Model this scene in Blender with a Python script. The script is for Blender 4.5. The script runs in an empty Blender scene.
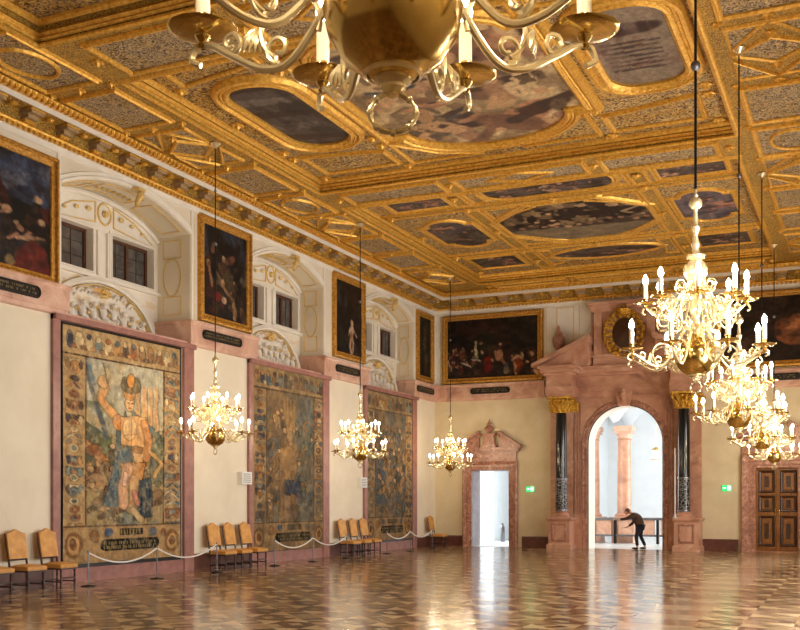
import bpy, bmesh, math, random
import numpy as np
from mathutils import Vector, Matrix
random.seed(7)
RNG = np.random.RandomState(11)
PI = math.pi
SC = bpy.context.scene
COL = SC.collection

# ------------------------------------------------------------------ helpers
def lin(c):
    return tuple(((x/12.92) if x <= 0.04045 else ((x+0.055)/1.055)**2.4) for x in c)

def hexc(h):
    return lin(tuple(int(h[i:i+2], 16)/255 for i in (0, 2, 4)))

class MB:
    """collects geometry and links it as one mesh object"""
    def __init__(s):
        s.v = []; s.f = []; s.c = None
    def add(s, vs, fs):
        b = len(s.v)
        s.v += [tuple(p) for p in vs]
        s.f += [tuple(b+i for i in f) for f in fs]
        return s
    def beads(s, poly, mp, w, r, pitch):
        """one continuous string of beads round a closed outline"""
        pts = []; n = len(poly)
        for i in range(n):
            p = Vector(poly[i]); q = Vector(poly[(i+1) % n]); k = max(1, round((q-p).length/pitch))*3
            pts += [p.lerp(q, j/k) for j in range(k)]
        return s.tube([mp(p.x, p.y, w) for p in pts], [r*(0.45 if i % 3 == 0 else 1.0) for i in range(len(pts))], 6, closed=True)
    def box(s, x0, y0, z0, x1, y1, z1):
        x0, x1 = sorted((x0, x1)); y0, y1 = sorted((y0, y1)); z0, z1 = sorted((z0, z1))
        return s.add([(x0,y0,z0),(x1,y0,z0),(x1,y1,z0),(x0,y1,z0),(x0,y0,z1),(x1,y0,z1),(x1,y1,z1),(x0,y1,z1)],
                     [(0,3,2,1),(4,5,6,7),(0,1,5,4),(1,2,6,5),(2,3,7,6),(3,0,4,7)])
    def frustum(s, cx, cy, z0, z1, a0, b0, a1, b1):
        v = []
        for z, a, b in ((z0,a0,b0),(z1,a1,b1)):
            v += [(cx-a,cy-b,z),(cx+a,cy-b,z),(cx+a,cy+b,z),(cx-a,cy+b,z)]
        return s.add(v, [(0,3,2,1),(4,5,6,7),(0,1,5,4),(1,2,6,5),(2,3,7,6),(3,0,4,7)])
    def lathe(s, prof, cx=0, cy=0, z0=0, seg=20, flute=0, nfl=12, cap=True):
        vs = []; fs = []
        for r, z in prof:
            for k in range(seg):
                a = 2*PI*k/seg
                rr = r*(1+flute*math.cos(nfl*a))
                vs.append((cx+rr*math.cos(a), cy+rr*math.sin(a), z0+z))
        n = len(prof)
        for i in range(n-1):
            for k in range(seg):
                k2 = (k+1) % seg
                fs.append((i*seg+k, i*seg+k2, (i+1)*seg+k2, (i+1)*seg+k))
        if cap:
            fs.append(tuple(reversed(range(seg)))); fs.append(tuple((n-1)*seg+k for k in range(seg)))
        return s.add(vs, fs)
    def tube(s, pts, rad, seg=8, closed=False):
        pts = [Vector(p) for p in pts]; n = len(pts)
        if not hasattr(rad, '__len__'): rad = [rad]*n
        vs = []; fs = []; up = None
        for i, p in enumerate(pts):
            if closed: t = pts[(i+1) % n]-pts[i-1]
            else: t = pts[min(i+1, n-1)]-pts[max(i-1, 0)]
            if t.length < 1e-9: t = Vector((0,0,1))
            t.normalize()
            if up is None:
                up = t.orthogonal().normalized()
            else:
                up = (up-t*up.dot(t))
                up = up.normalized() if up.length > 1e-6 else t.orthogonal().normalized()
            w = t.cross(up)
            for k in range(seg):
                a = 2*PI*k/seg
                vs.append(p+(up*math.cos(a)+w*math.sin(a))*rad[i])
        m = n if closed else n-1
        for i in range(m):
            j = (i+1) % n
            for k in range(seg):
                k2 = (k+1) % seg
                fs.append((i*seg+k, i*seg+k2, j*seg+k2, j*seg+k))
        if not closed:
            fs.append(tuple(reversed(range(seg)))); fs.append(tuple((n-1)*seg+k for k in range(seg)))
        return s.add(vs, fs)
    def ball(s, c, r, seg=10, rings=6, sc=(1,1,1)):
        prof = [(max(1e-4, r*math.sin(PI*i/rings)), -r*math.cos(PI*i/rings)) for i in range(rings+1)]
        b = len(s.v)
        s.lathe([(a, z*sc[2]) for a, z in prof], 0, 0, 0, seg)
        for i in range(b, len(s.v)):
            x, y, z = s.v[i]
            s.v[i] = (c[0]+x*sc[0], c[1]+y*sc[1], c[2]+z)
        return s
    def prism(s, poly, mp, w0, w1):
        n = len(poly)
        vs = [mp(u, v, w0) for u, v in poly]+[mp(u, v, w1) for u, v in poly]
        fs = [tuple(range(n)), tuple(reversed(range(n, 2*n)))]
        fs += [(i, (i+1) % n, n+(i+1) % n, n+i) for i in range(n)]
        return s.add(vs, fs)
    def ring(s, poly, prof, mp, closed=True):
        """sweep a profile [(outward offset, w)] round a polygon with mitred corners"""
        n = len(poly); P = [Vector(p) for p in poly]
        area = sum(P[i].x*P[(i+1) % n].y-P[(i+1) % n].x*P[i].y for i in range(n))
        sg = 1 if area > 0 else -1
        nor = []
        for i in range(n):
            a = P[i-1]; b = P[i]; c = P[(i+1) % n]
            d1 = (b-a).normalized() if (b-a).length > 1e-9 else (c-b).normalized()
            d2 = (c-b).normalized() if (c-b).length > 1e-9 else d1
            n1 = Vector((d1.y, -d1.x))*sg; n2 = Vector((d2.y, -d2.x))*sg
            if not closed and i == 0: n1 = n2
            if not closed and i == n-1: n2 = n1
            m = n1+n2
            m = m/max(0.35, m.dot(n1)) if m.length > 1e-6 else n1
            nor.append(m)
        vs = []; fs = []; k = len(prof)
        for i in range(n):
            for o, w in prof:
                q = P[i]+nor[i]*o
                vs.append(mp(q.x, q.y, w))
        for i in range(n if closed else n-1):
            j = (i+1) % n
            for a in range(k-1):
                fs.append((i*k+a, j*k+a, j*k+a+1, i*k+a+1))
        return s.add(vs, fs)
    def xf(s, M):
        s.v = [tuple(M @ Vector(p)) for p in s.v]; return s
    def build(s, name, mat, parent=None, smooth=False, kind=None, label=None, origin=None, weld=False):
        me = bpy.data.meshes.new(name)
        o3 = Vector(origin) if origin else Vector((0,0,0))
        me.from_pydata([tuple(Vector(p)-o3) for p in s.v], [], s.f)
        bm = bmesh.new(); bm.from_mesh(me)
        if weld: bmesh.ops.remove_doubles(bm, verts=bm.verts, dist=1e-5)
        bmesh.ops.recalc_face_normals(bm, faces=bm.faces)
        bm.to_mesh(me); bm.free()
        if s.c is not None:
            at = me.color_attributes.new('paint', 'FLOAT_COLOR', 'POINT')
            arr = np.ones((len(me.vertices), 4), dtype=np.float32); arr[:, :3] = s.c
            at.data.foreach_set('color', arr.ravel())
        if smooth:
            me.polygons.foreach_set('use_smooth', [True]*len(me.polygons))
            try: me.set_sharp_from_angle(angle=math.radians(42))
            except Exception: pass
        if mat: me.materials.append(mat)
        o = bpy.data.objects.new(name, me); COL.objects.link(o)
        o.location = o3
        if parent is not None: o.parent = parent
        if kind: o['kind'] = kind
        if label: o['label'] = label
        return o

def tag(o, label, cat, group=None):
    o['label'] = label; o['category'] = cat
    if group: o['group'] = group
    return o
def thing(name, label, cat, loc=(0,0,0), rz=0, group=None):
    o = bpy.data.objects.new(name, None); COL.objects.link(o)
    o.empty_display_size = 0.1
    o.location = loc; o.rotation_euler = (0,0,rz)
    return tag(o, label, cat, group)
def copy_tree(o, parent=None):
    c = o.copy(); COL.objects.link(c); c.parent = parent
    for ch in [x for x in KIDS.get(o.name, [])]:
        copy_tree_store(ch, c)
    return c
KIDS = {}
def index_kids():
    KIDS.clear()
    for o in COL.objects:
        if o.parent: KIDS.setdefault(o.parent.name, []).append(o)
def copy_tree_store(o, parent):
    c = o.copy(); COL.objects.link(c); c.parent = parent
    for ch in KIDS.get(o.name, []): copy_tree_store(ch, c)

def ceil_map(z): return lambda u, v, w: (u, v, z-w)
def left_map(x=0.0): return lambda u, v, w: (x+w, u, v)
def back_map(y=0.0): return lambda u, v, w: (u, y-w, v)
def reveal_map(y): return lambda u, v, w: (u, y-w, v)

def rect(u0, v0, u1, v1): return [(u0,v0),(u1,v0),(u1,v1),(u0,v1)]
def rrect(u0, v0, u1, v1, r, n=7):
    p = []
    for cx, cy, a0 in ((u1-r, v0+r, -PI/2), (u1-r, v1-r, 0), (u0+r, v1-r, PI/2), (u0+r, v0+r, PI)):
        for k in range(n+1):
            a = a0+PI/2*k/n
            p.append((cx+r*math.cos(a), cy+r*math.sin(a)))
    return p
def ellipse(cx, cy, rx, ry, n=36): return [(cx+rx*math.cos(2*PI*k/n), cy+ry*math.sin(2*PI*k/n)) for k in range(n)]
def arcpts(cx, cy, r, a0, a1, n): return [(cx+r*math.cos(a0+(a1-a0)*k/n), cy+r*math.sin(a0+(a1-a0)*k/n)) for k in range(n+1)]

# ------------------------------------------------------------------ materials
def newmat(name):
    m = bpy.data.materials.new(name); m.use_nodes = True
    nt = m.node_tree; b = nt.nodes['Principled BSDF']
    return m, nt, b
def N(nt, t, **k):
    n = nt.nodes.new(t)
    for a, v in k.items():
        if a.startswith('i_'): n.inputs[a[2:].replace('_', ' ')].default_value = v
        else: setattr(n, a, v)
    return n
def ramp(nt, fac, stops):
    r = nt.nodes.new('ShaderNodeValToRGB')
    e = r.color_ramp.elements
    while len(e) < len(stops): e.new(0.5)
    for i, (p, c) in enumerate(stops):
        e[i].position = p; e[i].color = (*c, 1)
    nt.links.new(fac, r.inputs[0]); return r.outputs[0]
def noise(nt, scale, detail=4, dist=0, rough=0.55, vec=None):
    n = N(nt, 'ShaderNodeTexNoise'); n.inputs['Scale'].default_value = scale
    n.inputs['Detail'].default_value = detail; n.inputs['Distortion'].default_value = dist
    n.inputs['Roughness'].default_value = rough
    if vec: nt.links.new(vec, n.inputs['Vector'])
    return n.outputs['Fac']
def objco(nt): return N(nt, 'ShaderNodeTexCoord').outputs['Object']
def bump(nt, b, h, strength=0.3, dist=0.02):
    n = N(nt, 'ShaderNodeBump'); n.inputs['Strength'].default_value = strength; n.inputs['Distance'].default_value = dist
    nt.links.new(h, n.inputs['Height']); nt.links.new(n.outputs['Normal'], b.inputs['Normal'])

def mat_noise(name, c1, c2, scale=3, rough=0.6, metal=0.0, detail=5, dist=0.4, bmp=0.0, bscale=None, p=(0.35,0.65), bdist=0.02, spec=None):
    m, nt, b = newmat(name)
    co = objco(nt)
    f = noise(nt, scale, detail, dist, vec=co)
    nt.links.new(ramp(nt, f, [(p[0], lin(c1)), (p[1], lin(c2))]), b.inputs['Base Color'])
    b.inputs['Roughness'].default_value = rough; b.inputs['Metallic'].default_value = metal
    if spec is not None: b.inputs['Specular IOR Level'].default_value = spec
    if bmp: bump(nt, b, noise(nt, bscale or scale*4, 4, 0, vec=co), bmp, bdist)
    return m

M = {}
M['plaster'] = mat_noise('cream_plaster', (0.875,0.825,0.73), (0.905,0.86,0.77), 1.2, 0.85, bmp=0.08, bscale=20)
M['plaster_back'] = mat_noise('ochre_cream_plaster', (0.82,0.75,0.60), (0.86,0.795,0.66), 1.4, 0.85, bmp=0.12, bscale=12)
M['stucco'] = mat_noise('white_stucco', (0.90,0.865,0.80), (0.93,0.90,0.845), 2, 0.7, bmp=0.1, bscale=25)
M['white_room'] = mat_noise('white_plaster', (0.93,0.95,0.96), (0.95,0.965,0.975), 2, 0.8)
M['skirting'] = mat_noise('red_brown_marble', (0.34,0.19,0.15), (0.42,0.25,0.20), 5, 0.35, bmp=0.03)
M['mauve'] = mat_noise('mauve_marble', (0.55,0.37,0.34), (0.64,0.45,0.40), 4, 0.45)
M['gold'] = mat_noise('gilded_moulding', (0.84,0.60,0.20), (0.98,0.78,0.36), 14, 0.36, metal=0.45, bmp=0.5, bscale=38, bdist=0.015)
M['goldpale'] = mat_noise('pale_gilding', (0.86,0.72,0.42), (0.93,0.81,0.54), 20, 0.45, metal=0.25, bmp=0.3, bscale=50)
M['goldfig'] = mat_noise('gilded_leafwork', (0.74,0.50,0.14), (0.99,0.80,0.32), 16, 0.3, metal=0.6, bmp=1.0, bscale=22, bdist=0.06)
M['framegold'] = mat_noise('old_gilt_frame', (0.66,0.45,0.15), (0.86,0.64,0.27), 14, 0.4, metal=0.4, bmp=0.4, bscale=40)
M['brass'] = mat_noise('polished_brass', (0.80,0.67,0.38), (0.86,0.74,0.46), 5, 0.17, metal=1.0)
M['brasspale'] = mat_noise('bright_brass', (0.95,0.88,0.70), (0.98,0.92,0.76), 6, 0.24, metal=0.7)
M['iron'] = mat_noise('black_iron', (0.05,0.045,0.045), (0.08,0.07,0.07), 8, 0.5, metal=0.4)
M['candle'] = mat_noise('ivory_candle', (0.95,0.90,0.80), (0.97,0.93,0.85), 5, 0.5)
M['leather'] = mat_noise('ochre_leather', (0.77,0.54,0.25), (0.86,0.63,0.32), 7, 0.5, bmp=0.15, bscale=60)
M['chairwood'] = mat_noise('dark_turned_wood', (0.15,0.07,0.045), (0.25,0.12,0.07), 12, 0.4)
M['rope'] = mat_noise('white_rope', (0.86,0.84,0.80), (0.94,0.93,0.90), 60, 0.7)
M['black'] = mat_noise('black_slate_and_shade', (0.045,0.043,0.045), (0.08,0.075,0.075), 9, 0.35)
M['lettering'] = mat_noise('worn_gold_letters', (0.50,0.44,0.30), (0.62,0.55,0.40), 40, 0.5, metal=0.3)
M['whitebox'] = mat_noise('white_plastic', (0.88,0.87,0.84), (0.90,0.89,0.86), 3, 0.4)
M['winwood'] = mat_noise('brown_window_wood', (0.27,0.15,0.08), (0.36,0.21,0.12), 9, 0.45)
M['darkglass'] = mat_noise('dim_leaded_glass', (0.30,0.28,0.27), (0.40,0.38,0.36), 3, 0.12)
M['steel'] = mat_noise('grey_steel', (0.42,0.42,0.44), (0.5,0.5,0.52), 5, 0.35, metal=0.8)
M['jacket'] = mat_noise('brown_jacket', (0.25,0.18,0.14), (0.34,0.25,0.19), 12, 0.85)
M['trousers'] = mat_noise('dark_trousers', (0.09,0.10,0.14), (0.14,0.15,0.19), 12, 0.85)
M['skin'] = mat_noise('skin', (0.80,0.58,0.47), (0.86,0.65,0.54), 12, 0.6)
M['hair'] = mat_noise('greying_hair', (0.30,0.22,0.18), (0.42,0.33,0.28), 40, 0.7)

def marble(name, cols, scale, rough=0.3):
    m, nt, b = newmat(name); co = objco(nt)
    a = noise(nt, scale, 9, 1.6, 0.62, vec=co)
    nt.links.new(ramp(nt, a, [(0.28, lin(cols[0])), (0.45, lin(cols[1])), (0.58, lin(cols[2])), (0.74, lin(cols[3]))]), b.inputs['Base Color'])
    b.inputs['Roughness'].default_value = rough
    return m
M['pink'] = marble('pink_marble', [(0.66,0.47,0.40),(0.80,0.62,0.53),(0.85,0.69,0.60),(0.91,0.79,0.71)], 1.1, 0.42)
M['redmarble'] = marble('red_veined_marble', [(0.42,0.27,0.22),(0.62,0.43,0.35),(0.72,0.52,0.43),(0.88,0.76,0.68)], 5.0, 0.3)
M['portal'] = marble('rose_marble', [(0.54,0.37,0.31),(0.73,0.53,0.43),(0.80,0.61,0.50),(0.88,0.74,0.65)], 0.9, 0.35)
M['blackmarble'] = mat_noise('black_marble', (0.03,0.03,0.035), (0.07,0.07,0.08), 3, 0.12)

def mat_lattice():
    m, nt, b = newmat('black_marble_inlay'); co = objco(nt)
    v = N(nt, 'ShaderNodeTexVoronoi'); v.feature = 'DISTANCE_TO_EDGE'; v.inputs['Scale'].default_value = 8.5
    nt.links.new(co, v.inputs['Vector'])
    nt.links.new(ramp(nt, v.outputs['Distance'], [(0.03, lin((0.62,0.60,0.58))), (0.06, lin((0.05,0.05,0.06)))]), b.inputs['Base Color'])
    b.inputs['Roughness'].default_value = 0.25
    return m
M['lattice'] = mat_lattice()

def mat_coffer(name, dark, mid, light, scale, grey):
    """carved and gilt arabesques on a tinted ground"""
    m, nt, b = newmat(name); co = objco(nt)
    v = N(nt, 'ShaderNodeTexNoise'); v.inputs['Scale'].default_value = scale; v.inputs['Detail'].default_value = 3
    v.inputs['Distortion'].default_value = 3.2
    nt.links.new(co, v.inputs['Vector'])
    n2 = noise(nt, 1.3, 2, 0, vec=co)
    c1 = ramp(nt, v.outputs['Fac'], [(0.40, lin(dark)), (0.48, lin(mid)), (0.56, lin(light)), (0.66, lin(mid))])
    c2 = ramp(nt, v.outputs['Fac'], [(0.40, lin(dark)), (0.50, lin(grey)), (0.60, lin(light))])
    mx = N(nt, 'ShaderNodeMix', data_type='RGBA')
    nt.links.new(ramp(nt, n2, [(0.42,(0,0,0)),(0.58,(1,1,1))]), mx.inputs['Factor'])
    nt.links.new(c1, mx.inputs['A']); nt.links.new(c2, mx.inputs['B'])
    nt.links.new(mx.outputs['Result'], b.inputs['Base Color'])
    b.inputs['Roughness'].default_value = 0.5; b.inputs['Metallic'].default_value = 0.25
    bump(nt, b, v.outputs['Fac'], 1.0, 0.06)
    return m
M['coffer'] = mat_coffer('carved_gilt_coffer', (0.36,0.24,0.11), (0.68,0.50,0.24), (0.95,0.79,0.45), 7.0, (0.70,0.60,0.46))
M['beam'] = mat_coffer('gilt_beam', (0.52,0.36,0.12), (0.78,0.58,0.22), (0.96,0.78,0.36), 14.0, (0.70,0.54,0.26))
M['coffer_grey'] = mat_coffer('grey_gilt_coffer', (0.36,0.27,0.16), (0.64,0.52,0.34), (0.90,0.78,0.55), 8.0, (0.68,0.61,0.52))

def mat_paint(name, rough, weave=0.0, scale=80, metal=0.0, spec=0.5, amt=0.6):
    m, nt, b = newmat(name)
    a = N(nt, 'ShaderNodeAttribute'); a.attribute_name = 'paint'
    co = objco(nt)
    n = noise(nt, 9, 10, 0.8, 0.78, vec=co)
    mx = N(nt, 'ShaderNodeMix', data_type='RGBA', blend_type='MULTIPLY'); mx.inputs['Factor'].default_value = amt
    nt.links.new(a.outputs['Color'], mx.inputs['A'])
    nt.links.new(ramp(nt, n, [(0.38, (0.30,0.28,0.26)), (0.62, (1.15,1.15,1.15))]), mx.inputs['B'])
    nt.links.new(mx.outputs['Result'], b.inputs['Base Color'])
    b.inputs['Roughness'].default_value = rough; b.inputs['Metallic'].default_value = metal
    b.inputs['Specular IOR Level'].default_value = spec
    if weave: bump(nt, b, noise(nt, scale, 2, 0, vec=co), weave, 0.01)
    return m
M['tapestry'] = mat_paint('woven_tapestry', 0.95, 0.4, 60, spec=0.1, amt=0.38)
M['canvas'] = mat_paint('oil_on_canvas', 0.5, 0.1, 40, spec=0.25)
M['relief'] = mat_paint('gilt_stucco_relief', 0.65, 0.2, 30, amt=0.12)

def mat_emit(name, col, s):
    m, nt, b = newmat(name)
    b.inputs['Base Color'].default_value = (*lin(col), 1)
    b.inputs['Emission Color'].default_value = (*lin(col), 1); b.inputs['Emission Strength'].default_value = s
    return m
M['bulb'] = mat_emit('candle_bulb_glow', (1.0,0.91,0.77), 210)
M['exit'] = mat_emit('lit_green_sign', (0.08,0.80,0.42), 1.3)
M['exitw'] = mat_emit('lit_white_pictogram', (0.9,1.0,0.95), 2.2)
M['lantern'] = mat_emit('lantern_glow', (1.0,0.90,0.62), 3.0)

def mat_pane():
    m = bpy.data.materials.new('window_pane'); m.use_nodes = True; nt = m.node_tree; nt.nodes.clear()
    t = N(nt, 'ShaderNodeBsdfTransparent'); g = N(nt, 'ShaderNodeBsdfGlossy'); g.inputs['Roughness'].default_value = 0.05
    mx = N(nt, 'ShaderNodeMixShader'); mx.inputs[0].default_value = 0.08
    o = N(nt, 'ShaderNodeOutputMaterial')
    nt.links.new(t.outputs[0], mx.inputs[1]); nt.links.new(g.outputs[0], mx.inputs[2]); nt.links.new(mx.outputs[0], o.inputs[0])
    return m
M['pane'] = mat_pane()

def mat_wood_door():
    m, nt, b = newmat('walnut_door'); co = objco(nt)
    mp = N(nt, 'ShaderNodeMapping'); mp.inputs['Scale'].default_value = (6, 6, 0.7); nt.links.new(co, mp.inputs['Vector'])
    f = noise(nt, 4, 6, 1.5, vec=mp.outputs['Vector'])
    nt.links.new(ramp(nt, f, [(0.3, lin((0.36,0.20,0.07))), (0.55, lin((0.56,0.35,0.13))), (0.75, lin((0.66,0.44,0.18)))]), b.inputs['Base Color'])
    b.inputs['Roughness'].default_value = 0.35
    return m
M['door'] = mat_wood_door()
M['doordark'] = mat_noise('dark_burl', (0.17,0.09,0.045), (0.30,0.17,0.08), 14, 0.35)

def mat_floor():
    """polished stone: tiles laid on the diagonal, plain bands between fields of triangles"""
    m, nt, b = newmat('inlaid_marble_floor'); co = objco(nt)
    sp = N(nt, 'ShaderNodeSeparateXYZ'); nt.links.new(co, sp.inputs[0])
    def mth(op, a, bb=None, c=None):
        n = N(nt, 'ShaderNodeMath', operation=op)
        for i, x in enumerate((a, bb, c)):
            if x is None: continue
            if isinstance(x, (int, float)): n.inputs[i].default_value = x
            else: nt.links.new(x, n.inputs[i])
        return n.outputs[0]
    X, Y = sp.outputs['X'], sp.outputs['Y']
    s2 = 1/math.sqrt(2); P = 0.97
    u = mth('MULTIPLY', mth('ADD', X, Y), s2/P); v = mth('MULTIPLY', mth('SUBTRACT', X, Y), s2/P)
    fu = mth('FRACT', mth('ADD', u, 100.0)); fv = mth('FRACT', mth('ADD', v, 100.0))
    bu = mth('LESS_THAN', fu, 0.33); bv = mth('LESS_THAN', fv, 0.33)
    # triangles inside each field
    qu = mth('FRACT', mth('MULTIPLY', fu, 3.0)); qv = mth('FRACT', mth('MULTIPLY', fv, 3.0))
    hu = mth('DIVIDE', mth('SUBTRACT', fu, 0.33), 0.67); hv = mth('DIVIDE', mth('SUBTRACT', fv, 0.33), 0.67)
    tri = mth('ABSOLUTE', mth('SUBTRACT', mth('GREATER_THAN', hu, hv), mth('GREATER_THAN', mth('ADD', hu, hv), 1.0)))
    par = mth('GREATER_THAN', mth('FRACT', mth('MULTIPLY', mth('ADD', mth('FLOOR', u), mth('FLOOR', v)), 0.5)), 0.25)
    ln = mth('MAXIMUM', mth('MULTIPLY', bu, fv), mth('MULTIPLY', bv, fu))
    big = mth('GREATER_THAN', mth('FRACT', mth('ADD', mth('MULTIPLY', mth('SUBTRACT', ln, 0.33), 2.98), mth('MULTIPLY', par, 0.5))), 0.5)
    both = mth('MULTIPLY', bu, bv); any_ = mth('MAXIMUM', bu, bv)
    n1 = noise(nt, 1.7, 6, 0.8, vec=co); wn = N(nt, 'ShaderNodeTexWhiteNoise'); wn.noise_dimensions = '2D'
    cv = N(nt, 'ShaderNodeCombineXYZ')
    nt.links.new(mth('FLOOR', mth('MULTIPLY', u, 3.0)), cv.inputs[0]); nt.links.new(mth('FLOOR', mth('MULTIPLY', v, 3.0)), cv.inputs[1])
    nt.links.new(cv.outputs[0], wn.inputs['Vector'])
    def mix(f, a, c):
        x = N(nt, 'ShaderNodeMix', data_type='RGBA')
        for s, val in (('Factor', f), ('A', a), ('B', c)):
            if isinstance(val, tuple): x.inputs[s].default_value = (*lin(val), 1)
            elif isinstance(val, float): x.inputs[s].default_value = val
            else: nt.links.new(val, x.inputs[s])
        return x.outputs['Result']
    light = mix(wn.outputs['Value'], (0.80,0.67,0.49), (0.87,0.76,0.58))
    dark = mix(wn.outputs['Value'], (0.29,0.17,0.11), (0.46,0.31,0.21))
    field = mix(tri, light, dark)
    band = mix(big, dark, mix(0.35, light, dark))
    col = mix(any_, field, band)
    col = mix(both, col, (0.70,0.56,0.40))
    # plain border strips parallel to the long walls
    def strip(x0, x1): return mth('MULTIPLY', mth('GREATER_THAN', X, x0), mth('LESS_THAN', X, x1))
    bl = mth('MAXIMUM', strip(12.35, 13.3), strip(1.2, 1.5))
    tile = mth('GREATER_THAN', mth('FRACT', mth('MULTIPLY', Y, 0.7)), 0.5)
    col = mix(bl, col, mix(tile, (0.68,0.54,0.42), (0.78,0.66,0.52)))
    vein = ramp(nt, n1, [(0.3, (0.80,0.76,0.72)), (0.7, (1.08,1.08,1.08))])
    mm = N(nt, 'ShaderNodeMix', data_type='RGBA', blend_type='MULTIPLY'); mm.inputs['Factor'].default_value = 1
    nt.links.new(col, mm.inputs['A']); nt.links.new(vein, mm.inputs['B'])
    nt.links.new(mm.outputs['Result'], b.inputs['Base Color'])
    r = ramp(nt, noise(nt, 0.9, 3, vec=co), [(0.3, (0.12,)*3), (0.7, (0.18,)*3)])
    nt.links.new(r, b.inputs['Roughness'])
    b.inputs['Specular IOR Level'].default_value = 0.30
    bump(nt, b, noise(nt, 2.2, 2, vec=co), 0.04, 0.02)
    return m
M['floor'] = mat_floor()

# ------------------------------------------------------------------ painting on meshes (numpy colour grids)
def fbm(nx, ny, base=4, octv=5, seed=0, ax=1, ay=1):
    r = np.random.RandomState(seed); out = np.zeros((ny, nx)); amp = 1; tot = 0
    for o in range(octv):
        gx = max(2, int(base*ax*2**o)); gy = max(2, int(base*ay*2**o))
        g = r.rand(gy+1, gx+1)
        x = np.linspace(0, gx-1e-6, nx); y = np.linspace(0, gy-1e-6, ny)
        xi = x.astype(int); yi = y.astype(int); fx = (x-xi)[None, :]; fy = (y-yi)[:, None]
        fx = fx*fx*(3-2*fx); fy = fy*fy*(3-2*fy)
        a = g[np.ix_(yi, xi)]; b_ = g[np.ix_(yi, xi+1)]; c = g[np.ix_(yi+1, xi)]; d = g[np.ix_(yi+1, xi+1)]
        out += amp*((a*(1-fx)+b_*fx)*(1-fy)+(c*(1-fx)+d*fx)*fy); tot += amp; amp *= 0.55
    return out/tot

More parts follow.
